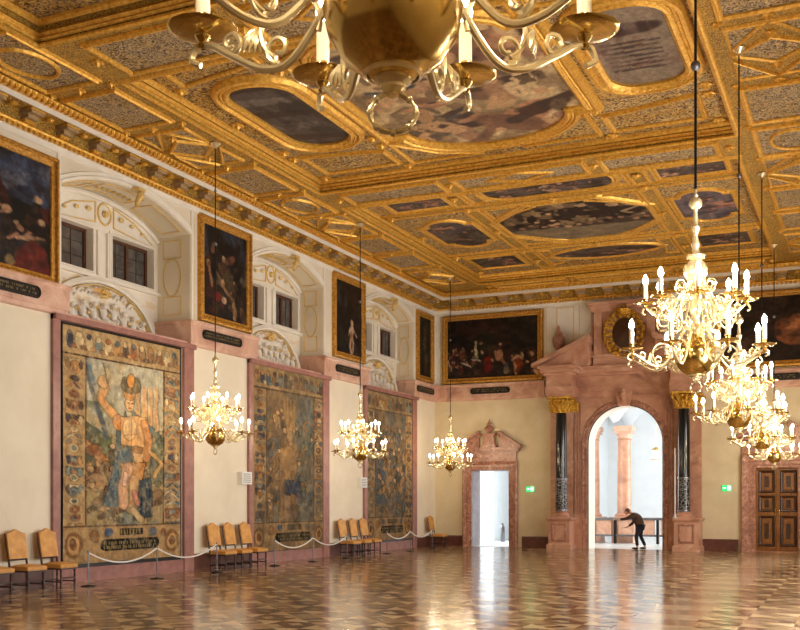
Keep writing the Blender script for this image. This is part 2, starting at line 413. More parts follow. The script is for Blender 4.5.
class Paint:
    """W x H design units, y downward; colours are given as sRGB"""
    def __init__(s, W, H, nx, ny, col=(0.5,0.5,0.5), seed=0):
        s.W, s.H, s.nx, s.ny, s.seed = W, H, nx, ny, seed; s.ol = None
        s.X, s.Y = np.meshgrid(np.linspace(0, W, nx), np.linspace(0, H, ny))
        s.c = np.ones((ny, nx, 3))*np.array(lin(col))
        wob = fbm(nx, ny, 10, 3, seed+5)-0.5; wob2 = fbm(nx, ny, 10, 3, seed+6)-0.5
        s.Xw = s.X+wob*W*0.035; s.Yw = s.Y+wob2*W*0.035
    def put(s, mask, col, a=1.0):
        m = np.clip(mask, 0, 1)[..., None]*a
        s.c = s.c*(1-m)+np.array(lin(col))*m; return s
    def ell(s, cx, cy, rx, ry, col, ang=0, soft=0.15, a=1.0):
        if s.ol and rx > 1.5 and ry > 1.2:
            k, s.ol = s.ol, None; s.ell(cx, cy, rx+k[1], ry+k[1], k[0], ang, soft, a*0.85); s.ol = k
        t = math.radians(ang); dx = s.Xw-cx; dy = s.Yw-cy
        u = (dx*math.cos(t)+dy*math.sin(t))/rx; v = (-dx*math.sin(t)+dy*math.cos(t))/ry
        return s.put((1-np.sqrt(u*u+v*v))/soft+0.5, col, a)
    def poly(s, pts, col, a=1.0, wob=True):
        if s.ol and wob:
            k, s.ol = s.ol, None; s.line(list(pts)+[pts[0]], k[1], k[0], a*0.85); s.ol = k
        X, Y = (s.Xw, s.Yw) if wob else (s.X, s.Y)
        ins = np.zeros(X.shape, bool); n = len(pts)
        for i in range(n):
            x0, y0 = pts[i]; x1, y1 = pts[(i+1) % n]
            if y0 == y1: continue
            c = ((y0 > Y) != (y1 > Y)) & (X < (x1-x0)*(Y-y0)/(y1-y0)+x0)
            ins ^= c
        return s.put(ins.astype(float), col, a)
    def line(s, pts, w, col, a=1.0, wob=True):
        if s.ol and wob and w > 1.0:
            k, s.ol = s.ol, None; s.line(pts, w+k[1], k[0], a*0.85); s.ol = k
        X, Y = (s.Xw, s.Yw) if wob else (s.X, s.Y)
        d = np.full(X.shape, 1e9)
        for (x0, y0), (x1, y1) in zip(pts[:-1], pts[1:]):
            L = (x1-x0)**2+(y1-y0)**2+1e-9
            t = np.clip(((X-x0)*(x1-x0)+(Y-y0)*(y1-y0))/L, 0, 1)
            d = np.minimum(d, np.hypot(X-x0-t*(x1-x0), Y-y0-t*(y1-y0)))
        return s.put((w-d)/(w*0.4)+0.3, col, a)
    def fog(s, col, base=5, lo=0.45, hi=0.65, a=0.8, seed=1, x0=0, x1=1e9, y0=0, y1=1e9, ax=1, ay=1):
        f = fbm(s.nx, s.ny, base, 4, s.seed*13+seed, ax, ay)
        m = np.clip((f-lo)/(hi-lo), 0, 1)*((s.X >= x0) & (s.X <= x1) & (s.Y >= y0) & (s.Y <= y1))
        return s.put(m, col, a)
    def crowd(s, x0, y0, x1, y1, n, pal, seed, size=7):
        """drapery, limbs and foliage filling a stretch of the picture"""
        r = random.Random(seed)
        pts = sorted([(r.uniform(y0, y1), r.uniform(x0, x1)) for _ in range(n)])
        for y, x in pts:
            z = size*r.uniform(0.5, 1.1); c = r.choice(pal); an = r.uniform(-50, 50)
            q = r.random()
            if q < 0.4:
                s.ell(x, y, z*0.55, z*1.1, c, an); s.line([(x, y-z*0.7), (x+r.uniform(-2,2), y+z*0.7)], 0.5, tuple(v*0.55 for v in c))
                if r.random() < 0.5: s.ell(x+r.uniform(-1,1), y-z*1.3, z*0.32, z*0.38, (0.78,0.62,0.46))
            elif q < 0.7: s.line([(x, y), (x+r.uniform(-1,1)*z, y+z*0.8), (x+r.uniform(-1,1)*z*1.4, y+z*1.6)], z*0.16+0.8, c)
            else: s.poly([(x, y), (x+z, y+z*0.3), (x+z*0.7, y+z*1.2), (x-z*0.3, y+z*0.9)], c)
        return s
    def weave(s, cols, base=26, a=0.55, lo=0.54, hi=0.62):
        for i, c in enumerate(cols): s.fog(c, base+5*i, lo, hi, a, seed=40+i)
        return s
    def shade(s, amt=0.35, base=14, seed=3):
        f = fbm(s.nx, s.ny, base, 4, s.seed*17+seed)
        s.c = s.c*(1+(f[..., None]-0.5)*2*amt*1.6); s.c = np.clip(s.c, 0.003, 1); return s

def paint_mesh(P, mp, u0, v0, u1, v1, w=0.0, clip=None, height=None):
    """grid mesh carrying P's colours; v1 is the top row; optional relief and outline"""
    mb = MB(); ny, nx = P.ny, P.nx
    us = np.linspace(u0, u1, nx); vs = np.linspace(v1, v0, ny)
    keep = None
    if clip is not None:
        UX, VY = np.meshgrid((us[:-1]+us[1:])/2, (vs[:-1]+vs[1:])/2)
        keep = np.zeros(UX.shape, bool); n = len(clip)
        for i in range(n):
            x0, y0 = clip[i]; x1, y1 = clip[(i+1) % n]
            if y0 == y1: continue
            keep ^= ((y0 > VY) != (y1 > VY)) & (UX < (x1-x0)*(VY-y0)/(y1-y0)+x0)
    idx = -np.ones((ny, nx), int)
    if keep is None: used = np.ones((ny, nx), bool)
    else:
        used = np.zeros((ny, nx), bool)
        used[:-1, :-1] |= keep; used[1:, :-1] |= keep; used[:-1, 1:] |= keep; used[1:, 1:] |= keep
    cols = []
    for j in range(ny):
        for i in range(nx):
            if used[j, i]:
                idx[j, i] = len(mb.v)
                hh = height[j, i] if height is not None else 0
                mb.v.append(mp(us[i], vs[j], w+hh)); cols.append(P.c[j, i])
    for j in range(ny-1):
        for i in range(nx-1):
            if keep is None or keep[j, i]:
                mb.f.append((idx[j,i], idx[j+1,i], idx[j+1,i+1], idx[j,i+1]))
    mb.c = np.array(cols, dtype=np.float32)
    return mb

# ------------------------------------------------------------------ the setting
W = 16.4           # room width
YR = -42.0         # rear wall
ZB, ZF = 9.9, 10.2 # ceiling border, recessed fields
S = 'structure'
NICHES = [(-20.82, -16.25, 1.0), (-13.37, -9.27, 0.82), (-6.32, -2.2, 0.68)]

MB().add([(0,YR,0),(W,YR,0),(W,0,0),(0,0,0)], [(0,1,2,3)]).build('floor', M['floor'], kind=S)

# left wall: solid below, piers and arched window niches above
wl = MB()
wl.box(-1.6, YR, -0.1, 0, 0, 5.72)
ys = [YR]+[y for n in NICHES for y in n[:2]]+[0]
for a, b in zip(ys[0::2], ys[1::2]): wl.box(-1.6, a, 5.72, 0, b, 10.5)
ARCH = []
for y0, y1, d in NICHES:
    c = (y0+y1)/2; hw = (y1-y0)/2; rise = 0.52; zs = 8.50
    R = (hw*hw+rise*rise)/(2*rise); zc = zs+rise-R; a = math.asin(hw/R)
    arc = [(c+R*math.sin(-a+2*a*k/16), zc+R*math.cos(-a+2*a*k/16)) for k in range(17)]
    ARCH.append((c, hw, R, zc, a))
    lm = left_map()
    for k in range(16):       # wall above the arch, down to the soffit
        p, q = arc[k], arc[k+1]
        wl.prism([p, q, (q[0], 10.5), (p[0], 10.5)], lm, 0, -1.6)
wl.build('wall_left', M['plaster'], kind=S)

wlb = MB()
# back wall with its three openings (left doorway, arch, right doorway)
AX, AR, AZ = 7.54, 1.39, 3.90
def backwall(mb, y0, y1):
    mb.box(-1.6, y0, -0.1, 1.53, y1, 2.98); mb.box(3.09, y0, -0.1, AX-AR, y1, 2.98)
    mb.box(AX+AR, y0, -0.1, 12.05, y1, 2.98); mb.box(13.48, y0, -0.1, W+0.4, y1, 2.98)
    mb.box(-1.6, y0, 2.98, AX-AR, y1, 10.5); mb.box(AX+AR, y0, 2.98, W+0.4, y1, 10.5)
    arc = arcpts(AX, AZ, AR, 0, PI, 24)
    for (x0, z0), (x1, z1) in zip(arc[:-1], arc[1:]):
        mb.add([(x0,y0,z0),(x1,y0,z1),(x1,y0,10.5),(x0,y0,10.5),(x0,y1,z0),(x1,y1,z1),(x1,y1,10.5),(x0,y1,10.5)],
               [(0,1,2,3),(4,7,6,5),(0,4,5,1),(3,2,6,7)])
backwall(wlb, 0, 0.9)
wlb.build('wall_back', M['plaster_back'], kind=S)

# right wall with tall windows (out of the picture, they let the day in)
wr = MB(); WIN = [(-29.9,-26.5),(-22.6,-19.2),(-15.3,-11.9),(-8.0,-4.6)]
e = YR
for a, b in WIN:
    wr.box(W, e, -0.1, W+0.5, a, 10.5); wr.box(W, a, -0.1, W+0.5, b, 0.9); wr.box(W, a, 5.4, W+0.5, b, 10.5); e = b
wr.box(W, e, -0.1, W+0.5, 0, 10.5)
wr.build('wall_right', M['plaster'], kind=S)
for i, (a, b) in enumerate(WIN):
    f = MB()
    for y in (a, a+(b-a)/3, a+2*(b-a)/3, b): f.box(W+0.2, y-0.05, 0.9, W+0.28, y+0.05, 5.4)
    for z in (0.95, 2.4, 3.9, 5.35): f.box(W+0.2, a, z-0.05, W+0.28, b, z+0.05)
    fr = f.build('window_%d' % (i+7), M['stucco'], kind=S)
    MB().box(W+0.235, a, 0.9, W+0.245, b, 5.4).build('pane', M['pane'], fr)
MB().box(-1.6, YR-0.3, -0.1, W+0.5, YR, 10.5).build('wall_rear', M['plaster'], kind=S)

# skirtings and the pink marble band that wraps the piers
def along(mb, segs, prof):
    """prof (offset into room, z) swept along the left wall, the corner and the back wall"""
    for pts in segs:
        n = len(pts); k = len(prof); vs = []; fs = []
        for (px, py, nx_, ny_) in pts:
            for o, z in prof: vs.append((px+nx_*o, py+ny_*o, z))
        for i in range(n-1):
            for a in range(k-1): fs.append((i*k+a, (i+1)*k+a, (i+1)*k+a+1, i*k+a+1))
        mb.add(vs, fs)
FR = [(-21.12,-16.18),(-13.62,-8.98),(-6.46,-2.0)]   # tapestry surrounds
bprof = [(0,0.42),(0.05,0.42),(0.07,0.38),(0.07,0),(0,0)]
b = MB()
along(b, [[(0,YR,1,0),(0,FR[0][0],1,0)], [(0,FR[0][1],1,0),(0,FR[1][0],1,0)], [(0,FR[1][1],1,0),(0,FR[2][0],1,0)],
          [(0,FR[2][1],1,0),(0,0,1,-1),(1.17,0,0,-1)]], bprof)
b.build('baseboard_left', M['skirting'], kind=S)
b = MB(); along(b, [[(3.6,0,0,-1),(4.66,0,0,-1)], [(10.3,0,0,-1),(11.5,0,0,-1)], [(14.1,0,0,-1),(W,0,0,-1)]], bprof)
b.build('baseboard_back', M['skirting'], kind=S)
band = [(0,5.68),(0.09,5.70),(0.10,5.78),(0.13,5.81),(0.13,6.22),(0.17,6.27),(0.17,6.32),(0,6.32)]
b = MB(); segs = []
prev = [(0,YR,1,0)]
for y0, y1, d in NICHES:
    segs.append(prev+[(0,y0,1,1),(-d,y0,0,1)])
    prev = [(-d,y1,0,-1),(0,y1,1,-1)]
segs.append(prev+[(0,0,1,-1),(4.5,0,0,-1)])
segs.append([(10.75,0,0,-1),(W,0,0,-1)])
along(b, segs, band)
b.build('trim_1', M['pink'], kind=S)
tiers = MB()   # low ledge across each niche
for y0, y1, d in NICHES: tiers.box(-d-0.1, y0, 5.72, 0.0, y1, 5.78)
tiers.build('trim_2', M['pink'], kind=S)

# niche backs, window pairs, reliefs, reveals
STUCCO = lin((0.93,0.90,0.84)); 
wn = 1
for bi, (y0, y1, d) in enumerate(NICHES):
    c, hw, R, zc, a = ARCH[bi]
    lm = left_map(-d)
    wl_, wr_ = y0+0.18, y1-0.2          # outer window edges
    mid = (y0+y1)/2+0.25
    wa = (wl_, mid-0.42); wb = (mid+0.26, wr_)
    zs, zt = 7.16, 8.16
    nb = MB()
    nb.box(-d-0.3, y0, 5.7, -d, y1, zs); nb.box(-d-0.3, y0, zt, -d, y1, 9.2)
    nb.box(-d-0.3, y0, zs, -d, wa[0], zt); nb.box(-d-0.3, wa[1], zs, -d, wb[0], zt); nb.box(-d-0.3, wb[1], zs, -d, y1, zt)
    back = nb.build('trim_%d' % (3+bi*4), M['stucco'], kind=S)
    # window surrounds and mullion mouldings
    t = MB()
    pr = [(0.0,0),(0.0,0.04),(0.03,0.05),(0.06,0.03),(0.09,0.03),(0.09,0)]
    for q in (wa, wb): t.ring(rect(q[0], zs, q[1], zt), pr, lm)
    t.box(-d, mid-0.28, zs-0.05, -d+0.06, mid-0.22, zt); t.box(-d, mid+0.06, zs-0.05, -d+0.06, mid+0.12, zt)
    t.box(-d, y0, zs-0.16, -d+0.10, y1, zs-0.08)
    # arched rib on the back plane and a round rib over the relief
    t.ring([(c+(hw-0.05)*math.sin(-1+2*k/16*1.0)/math.sin(1), 8.36+0.55*(math.cos(-1+2*k/16)-math.cos(1))/(1-math.cos(1))) for k in range(17)],
           [(-0.03,0),(-0.03,0.06),(0.03,0.09),(0.09,0.06),(0.09,0)], lm, closed=False)
    t.build('moulding', M['stucco'], back)
    # relief: lunette field with figures
    LW = (y1-y0); cx = c+0.12
    P = Paint(200, 100, 84, 46, (0.93,0.89,0.82), seed=20+bi)
    hh = np.zeros((46, 84))
    r = random.Random(50+bi)
    def blob(x, y, rx, ry, h, gold=False):
        global hh
        dd = ((P.X-x)/rx)**2+((P.Y-y)/ry)**2
        m = np.clip(1-dd, 0, 1)**0.5
        hh = np.maximum(hh, m*h)
        if gold: P.ell(x, y, rx*0.8, ry*0.8, (0.90,0.66,0.22), a=0.9)
    for k in range(0):       # figures and scrolls
        x = 32+k*23+r.uniform(-5,5); y = 70+r.uniform(-8,12)-22*math.cos((x-100)/70)
        blob(x, y, 7, 16, 0.13); blob(x+r.uniform(-3,3), y-18, 5, 6, 0.14)
        blob(x+9, y-4, 8, 4, 0.10, r.random() < 0.5); blob(x-9, y+6, 9, 4, 0.09)
    for k in range(0):
        x = r.uniform(20,180); y = r.uniform(max(20, 95-75*math.sqrt(max(0.02, 1-((x-100)/92)**2))), 96)
        blob(x, y, r.uniform(3,7), r.uniform(2,5), 0.09, r.random() < 0.45)
    blob(100, 26, 15, 10, 0.15, True); P.ell(100, 30, 13, 4, (0.45,0.30,0.12), a=0.7)
    P.fog((0.86,0.70,0.38), 14, 0.60, 0.68, 0.5, seed=2)
    P.fog((0.84,0.82,0.84), 9, 0.55, 0.70, 0.25, seed=4)
    lun = paint_mesh(P, lm, y0+0.02, 5.72, y1-0.02, zs-0.12, 0.01, height=hh)
    lun.build('figure_relief', M['relief'], back, smooth=True, label='white figure relief picked out in gold')
    fg = MB(); gg = MB(); sx_ = hw/2.3
    for k in range(9):       # little putti and scrolls, modelled in the round
        q = -1.45+k*0.36; zz = 5.86+0.34*(1-(q/1.7)**2)+r.uniform(-0.04, 0.06); yy = cx+q*sx_; x = -d+0.10
        fg.ball((x, yy, zz), 0.10, 9, 6, (0.8,0.9,1.5)); fg.ball((x+0.02, yy+0.02, zz+0.20), 0.06, 8, 6)
        fg.tube([(x, yy-0.05, zz+0.08), (x+0.04, yy-0.14, zz+0.04), (x, yy-0.20, zz+0.12)], [0.035,0.03,0.02], 6)
        fg.tube([(x, yy+0.03, zz-0.10), (x+0.05, yy+0.12, zz-0.16), (x, yy+0.10, zz-0.30)], [0.045,0.04,0.025], 6)
        if k % 2: gg.tube([(x+0.02, yy+0.05, zz+0.10), (x+0.06, yy+0.14, zz+0.16), (x+0.02, yy+0.20, zz+0.08)], [0.03,0.03,0.015], 6)
        else: gg.ball((x+0.03, yy+0.16, zz-0.02), 0.045, 7, 5)
    for k in range(9):
        q = -1.0+k*0.25; zz = 6.50+0.16*(1-q*q)+0.05*(k % 2); yy = cx+q*sx_
        fg.tube([(-d+0.03, yy-0.08, zz), (-d+0.09, yy-0.03, zz+0.08), (-d+0.08, yy+0.06, zz+0.05), (-d+0.03, yy+0.05, zz-0.03)], [0.03,0.045,0.035,0.015], 6)
    for k in range(7):
        a9 = PI*(k+0.5)/7; gg.tube([(-d+0.06, cx+0.05*math.cos(a9), 6.62), (-d+0.16, cx+0.20*math.cos(a9)*sx_, 6.62+0.16*math.sin(a9))], [0.03,0.05], 6)
    gg.ball((-d+0.12, cx, 6.60), 0.07, 8, 5, (0.7,2.4,0.6))
    fg.build('putti', M['stucco'], back, smooth=True); gg.build('gilt_shell', M['goldpale'], back, smooth=True)
    t = MB()
    t.ring([(cx+1.95*math.cos(PI-PI*k/24)*hw/2.3, 5.55+1.40*math.sin(PI-PI*k/24)) for k in range(25)],
           [(-0.05,0),(-0.05,0.12),(0.0,0.16),(0.09,0.12),(0.09,0)], lm, closed=False)
    t.build('round_rib', M['stucco'], back)
    t = MB()
    t.ring([(cx+1.95*math.cos(PI-PI*k/24)*hw/2.3, 5.55+1.40*math.sin(PI-PI*k/24)) for k in range(25)],
           [(-0.11,0.02),(-0.10,0.11),(-0.085,0.11),(-0.07,0.02)], lm, closed=False)
    # gilt scroll panels beside the roundel, and the roundel
    zr = 8.60
    for sgn in (-1, 1):
        pts = []
        for k in range(0):
            q = k/25; yy = mid+sgn*(0.38+q*1.35)*hw/2.3; zz = zr-0.02-0.30*q*q*(1 if sgn > 0 else 0.75)+0.09*math.sin(q*14)*(1-q*0.6)
            pts.append((-d+0.05, yy, zz))
        t.tube(pts, [0.020*(1-0.6*k/25)+0.006 for k in range(26)], 6)
        for q in (0.15, 0.45, 0.75):
            yy = mid+sgn*(0.38+q*1.35)*hw/2.3
            t.ball((-d+0.05, yy, zr-0.30*q*q), 0.07*(1.1-q*0.5), 8, 5, (0.6,1.2,0.8))
        t.ring([(mid+sgn*0.34*hw/2.3, zr-0.24), (mid+sgn*0.34*hw/2.3, zr+0.20), (mid+sgn*1.1*hw/2.3, zr+0.02), (mid+sgn*1.9*hw/2.3, zr-0.40)], [(0,0.0),(0,0.03),(0.03,0.03),(0.03,0)], lm)
    t.ring(ellipse(mid, zr, 0.21, 0.23, 20), [(0,0),(0,0.03),(0.025,0.04),(0.045,0)], lm)
    t.ball((-d+0.04, mid, zr), 0.09, 8, 5)
    t.build('gilt_scrolls', M['goldpale'], back)
    # the windows themselves
    for q in (wa, wb):
        x = -d-0.24
        f = MB()
        f.ring(rect(q[0]+0.05, zs+0.05, q[1]-0.05, zt-0.05), [(-0.03,0),(-0.03,0.06),(0.06,0.06),(0.06,0)], left_map(x))
        f.box(x, (q[0]+q[1])/2-0.05, zs, x+0.07, (q[0]+q[1])/2+0.05, zt)
        fr = f.build('window_%d' % wn, M['winwood'], kind=S); wn += 1
        g = MB(); g.box(x, q[0], zs, x+0.02, q[1], zt)
        g.build('glass', M['darkglass'], fr)
        g = MB()
        for z in (zs+0.33, zs+0.66): g.box(x+0.02, q[0], z-0.006, x+0.03, q[1], z+0.006)
        for s_ in (0.25, 0.75): g.box(x+0.02, q[0]+(q[1]-q[0])*s_-0.006, zs, x+0.03, q[0]+(q[1]-q[0])*s_+0.006, zt)
        g.build('leading', M['iron'], fr)
    # arch mouldings on the wall face, keystone, soffit panels, reveal panels
    t = MB(); lf = left_map(0)
    arc = lambda dr: [(c+(R+dr)*math.sin(-a+2*a*k/20), zc+(R+dr)*math.cos(-a+2*a*k/20)) for k in range(21)]
    t.ring(arc(0.02), [(0,0),(0,0.035),(0.05,0.05),(0.07,0.02),(0.12,0.02),(0.14,0.045),(0.16,0)], lf, closed=False)
    for yy in (y0-0.02, y1+0.02):
        sg = -1 if yy < c else 1
        t.box(0, yy, 6.32, 0.035, yy+sg*0.10, 9.1)
    arc_t = t.build('trim_%d' % (4+bi*4), M['stucco'], kind=S)
    t = MB()
    for (q0, q1) in ((-0.93,-0.42), (-0.30,0.30), (0.42,0.93)):
        vs = []; fs = []
        def sp(q, x, dz=0):
            an = a*q; return (x, c+(R-dz)*math.sin(an), zc+(R-dz)*math.cos(an))
        for (xa, xb) in ((-0.18*d, -0.22*d), (-0.78*d, -0.82*d)):
            t.tube([sp(q0+(q1-q0)*k/8, xa, 0.01) for k in range(9)], 0.016, 5)
        for q in (q0, q1): t.tube([sp(q, -0.18*d, 0.01), sp(q, -0.78*d, 0.01)], 0.016, 5)
    # scrolls on the middle soffit panel
    for k in range(7):
        q = -0.24+0.08*k; p = sp(q, -0.5*d, 0.03); t.ball(p, 0.05, 7, 5, (1.6,1,0.6))
    rm = reveal_map(y1)
    xa, xb = -0.80*d, -0.28*d; xm = (xa+xb)/2; xr = (xb-xa)/2
    pr = [(0,0),(0,0.018),(0.022,0.018),(0.022,0)]
    t.ring(rect(xa, 7.95, xb, 8.38), pr, rm); t.ring(rect(xa, 6.52, xb, 6.95), pr, rm)
    t.ring(ellipse(xm, 7.45, xr, 0.46, 24), pr, rm)
    for yy in (y0-0.20, y1+0.16): 
        t.box(0.0, yy, 6.34, 0.012, yy+0.02, 9.0)
    t.build('gilt_line', M['goldpale'], arc_t)
    k = MB()
    kp = mid-0.1
    k.box(0, kp-0.13, 8.98, 0.20, kp+0.13, 9.06)
    k.tube([(0.16, kp, 8.96), (0.17, kp, 8.88), (0.10, kp, 8.80), (0.05, kp, 8.70), (0.07, kp, 8.62)], [0.07,0.09,0.07,0.05,0.06], 8)
    k.build('keystone_bracket', M['goldpale'], arc_t)

# cornice round the room
def cornice(name, prof, mat, parent=None, kind=None):
    m = MB(); along(m, [[(0,YR,1,0),(0,0,1,-1),(W,0,0,-1)]], prof)
    return m.build(name, mat, parent, kind=kind)
base_c = cornice('trim_20', [(0,9.10),(0.04,9.12),(0.05,9.2),(0.09,9.24),(0.10,9.30)], M['stucco'], kind=S)
cornice('gilt_bead', [(0.10,9.28),(0.15,9.30),(0.17,9.34),(0.14,9.38),(0.12,9.38)], M['gold'], base_c)
cornice('soffit_field', [(0.12,9.37),(0.13,9.60),(0.50,9.615)], M['beam'], base_c)
cornice('corona', [(0.50,9.60),(0.53,9.60),(0.53,9.71),(0.55,9.72)], M['stucco'], base_c)
cornice('egg_moulding', [(0.53,9.71),(0.58,9.72),(0.64,9.77),(0.66,9.83),(0.62,9.88),(0.60,9.91)], M['gold'], base_c)
g = MB(); gd = MB()
y = YR+0.3
while y < -0.7:
    g.box(0.55, y-0.035, 9.70, 0.665, y+0.035, 9.82); gd.box(0.10, y-0.04, 9.22, 0.18, y+0.04, 9.29); y += 0.145
x = 0.75
while x < W:
    g.box(x-0.035, -0.665, 9.70, x+0.035, -0.55, 9.82); gd.box(x-0.04, -0.18, 9.22, x+0.04, -0.10, 9.29); x += 0.145
g.build('egg_row', M['gold'], base_c); gd.build('dentil_row', M['gold'], base_c)
m1 = MB(); m2 = MB()
def modil(f):
    def T(mb, x0, y0, z0, x1, y1, z1):
        p0 = f(x0, y0); p1 = f(x1, y1); mb.box(p0[0], p0[1], z0, p1[0], p1[1], z1)
    T(m1, 0.12, -0.17, 9.50, 0.46, 0.17, 9.60); T(m1, 0.12, -0.14, 9.42, 0.34, 0.14, 9.50)
    T(m2, 0.12, -0.12, 9.36, 0.24, 0.12, 9.42); T(m2, 0.34, -0.19, 9.56, 0.48, 0.19, 9.60)
    p = f(0.30, 0.5); m2.ball((p[0], p[1], 9.58), 0.09, 8, 5, (1,1,0.6))
for k in range(42):
    yc = -0.95-1.0*k; modil(lambda a, b: (a, yc+b))
for k in range(16):
    xc = 0.95+1.0*k; modil(lambda a, b: (xc+b, -a))
m1.build('modillion_row', mat_noise('grey_gilt_stone', (0.60,0.49,0.34), (0.72,0.60,0.44), 9, 0.6), base_c); m2.build('modillion_gilding', M['gold'], base_c)

# ------------------------------------------------------------------ the gilded coffered ceiling
FZ = (2.1, -33.0, 13.1, -23.65); FA = (2.42, -21.75, 12.95, -13.85); FB = (2.35, -12.3, 12.8, -1.5)
XC = 7.66
cm = MB()
xs = sorted({0, W, FZ[0], FZ[2], FA[0], FA[2], FB[0], FB[2]}); yy_ = sorted({YR, 0, FZ[1], FZ[3], FA[1], FA[3], FB[1], FB[3]})
for i in range(len(xs)-1):
    for j in range(len(yy_)-1):
        mx_, my_ = (xs[i]+xs[i+1])/2, (yy_[j]+yy_[j+1])/2
        if any(f[0] < mx_ < f[2] and f[1] < my_ < f[3] for f in (FZ, FA, FB)): continue
        cm.add([(xs[i],yy_[j],ZB),(xs[i+1],yy_[j],ZB),(xs[i+1],yy_[j+1],ZB),(xs[i],yy_[j+1],ZB)], [(0,1,2,3)])
ceiling = cm.build('ceiling', M['beam'], kind=S, weld=True)
fm = MB(); sm = MB()
for f, z in ((FZ, 10.30), (FA, ZF), (FB, ZF)):
    fm.add([(f[0],f[1],z),(f[2],f[1],z),(f[2],f[3],z),(f[0],f[3],z)], [(0,1,2,3)])
    sm.ring(rect(*f), [(0.0,0),(0.0,0.06),(0.02,ZB-z-0.0)], lambda u, v, w, z=z: (u, v, z-abs(w)))
fm.build('field_ground', M['coffer'], ceiling)
sm.build('recess_side', M['beam'], ceiling)
MB().add([(-1.6,YR-0.3,10.55),(W+0.5,YR-0.3,10.55),(W+0.5,0.9,10.55),(-1.6,0.9,10.55)], [(0,1,2,3)]).build('roof_deck', M['stucco'], ceiling)

def co(u, v): return [(u[0], v[0]), (u[1], v[0]), (u[1], v[1]), (u[0], v[1])]
thin = [(-0.02,0),(-0.02,0.03),(0.02,0.06),(0.05,0.05),(0.07,0)]
mid_ = [(-0.03,0),(-0.03,0.04),(0.0,0.07),(0.035,0.075),(0.055,0.035),(0.075,0.035),(0.09,0.05),(0.10,0)]
for f, z, pz in ((FZ, 10.30, 0.52), (FA, ZF, 0.30), (FB, ZF, 0.30)):
    t = MB()
    t.ring(rect(f[0]+0.02, f[1]+0.02, f[2]-0.02, f[3]-0.02), [(-0.10,0),(-0.09,0.05),(-0.04,0.10),(0.0,0.08),(0.02,0)], ceil_map(z))
    t.ring(rect(*f), [(-0.04,0),(-0.04,0.04),(0.02,0.06),(0.06,0.04),(0.09,0)], ceil_map(ZB))
    t.build('edge_moulding', M['gold'], ceiling)
t = MB()
for f in (FA, FB, FZ): t.ring(rect(*f), [(0.0,-0.24),(-0.05,-0.18),(0.0,-0.13),(-0.04,-0.09),(0,-0.05)], ceil_map(ZB))
t.build('recess_moulding', M['gold'], ceiling)
# a second, smaller step inside the nearest field
t = MB(); t.ring(rect(3.0, -32, 12.2, -24.5), mid_, ceil_map(10.30)); t.build('edge_moulding', M['gold'], ceiling)

def coffer(poly, z, prof=mid_, mat='coffer_grey', shrink=0.0):
    g = MB(); g.add([(u, v, z-0.012) for u, v in poly], [tuple(range(len(poly)))])
    p = g.build('coffer_panel', M[mat], ceiling)
    t = MB(); t.ring(poly, prof, ceil_map(z)); t.build('coffer_moulding', M['gold'], p)
ros = MB()
def rosette(x, y, z, r=0.13):
    ros.lathe([(r, 0), (r, -0.03), (r*0.75, -0.05), (r*0.6, -0.03), (r*0.45, -0.05), (r*0.25, -0.10), (0.001, -0.11)], x, y, z, 12, 0.12, 6)

def diamond(u0, u1, yc, h):
    um = (u0+u1)/2
    coffer([(u0+0.05, yc), (um, yc-h*0.45), (u1-0.05, yc), (um, yc+h*0.45)], ZB, thin)
    for sx, ux in ((-1, u0), (1, u1)):
        for sy in (-1, 1):
            coffer([(ux, yc+sy*h*0.98), (ux, yc+sy*h*0.25), (um-sx*-0.12 if False else um+sx*0.12, yc+sy*h*0.98)], ZB, thin)
    for sy in (-1, 1): rosette(um, yc+sy*h*0.62, ZB, 0.09)
rects = [(-32.5,-29.9),(-29.4,-27.2),(-24.3,-22.05),(-21.5,-19.75),(-16.42,-14.5),(-14.0,-12.2),(-9.25,-7.4),(-6.9,-5.1)]
rosY = [-26.8, -24.65, -21.78, -19.5, -16.65, -14.25, -11.95, -9.5, -7.15, -4.85]
for (u0, u1) in ((0.78, 2.0), (13.35, 14.75)):
    for a, b in rects: coffer(co((u0, u1), (a, b)), ZB)
    for yc in (-25.7, -18.1, -10.75, -3.2): diamond(u0, u1, yc, 1.15)
    for y in rosY:
        rosette((u0+u1)/2, y, ZB, 0.10); rosette(u1+0.16, y, ZB, 0.08); rosette(u0-0.12, y, ZB, 0.08)
    for a, b in ((-24.3,-22.05), (-14.0,-12.2)):
        t = MB(); t.ring(ellipse((u0+u1)/2, (a+b)/2, 0.42, 0.62, 24), thin, ceil_map(ZB-0.012)); t.build('medallion_moulding', M['gold'], ceiling)
for v0, v1 in ((-23.3, -22.05), (-13.5, -12.65), (-1.15, -0.75)):
    for a, b in ((2.9, 5.55), (9.8, 12.4)): coffer(co((a, b), (v0, v1)), ZB)
    coffer(co((6.05, 9.3), (v0, v1)), ZB)
    if v0 < -2:
        m_ = (v0+v1)/2
        t = MB(); t.ring([(6.9, m_), (XC, v0+0.1), (8.4, m_), (XC, v1-0.1)], thin, ceil_map(ZB-0.012)); t.build('medallion_moulding', M['gold'], ceiling)
    for x in (2.6, 5.8, 9.55, 12.7): rosette(x, (v0+v1)/2, ZB, 0.11)

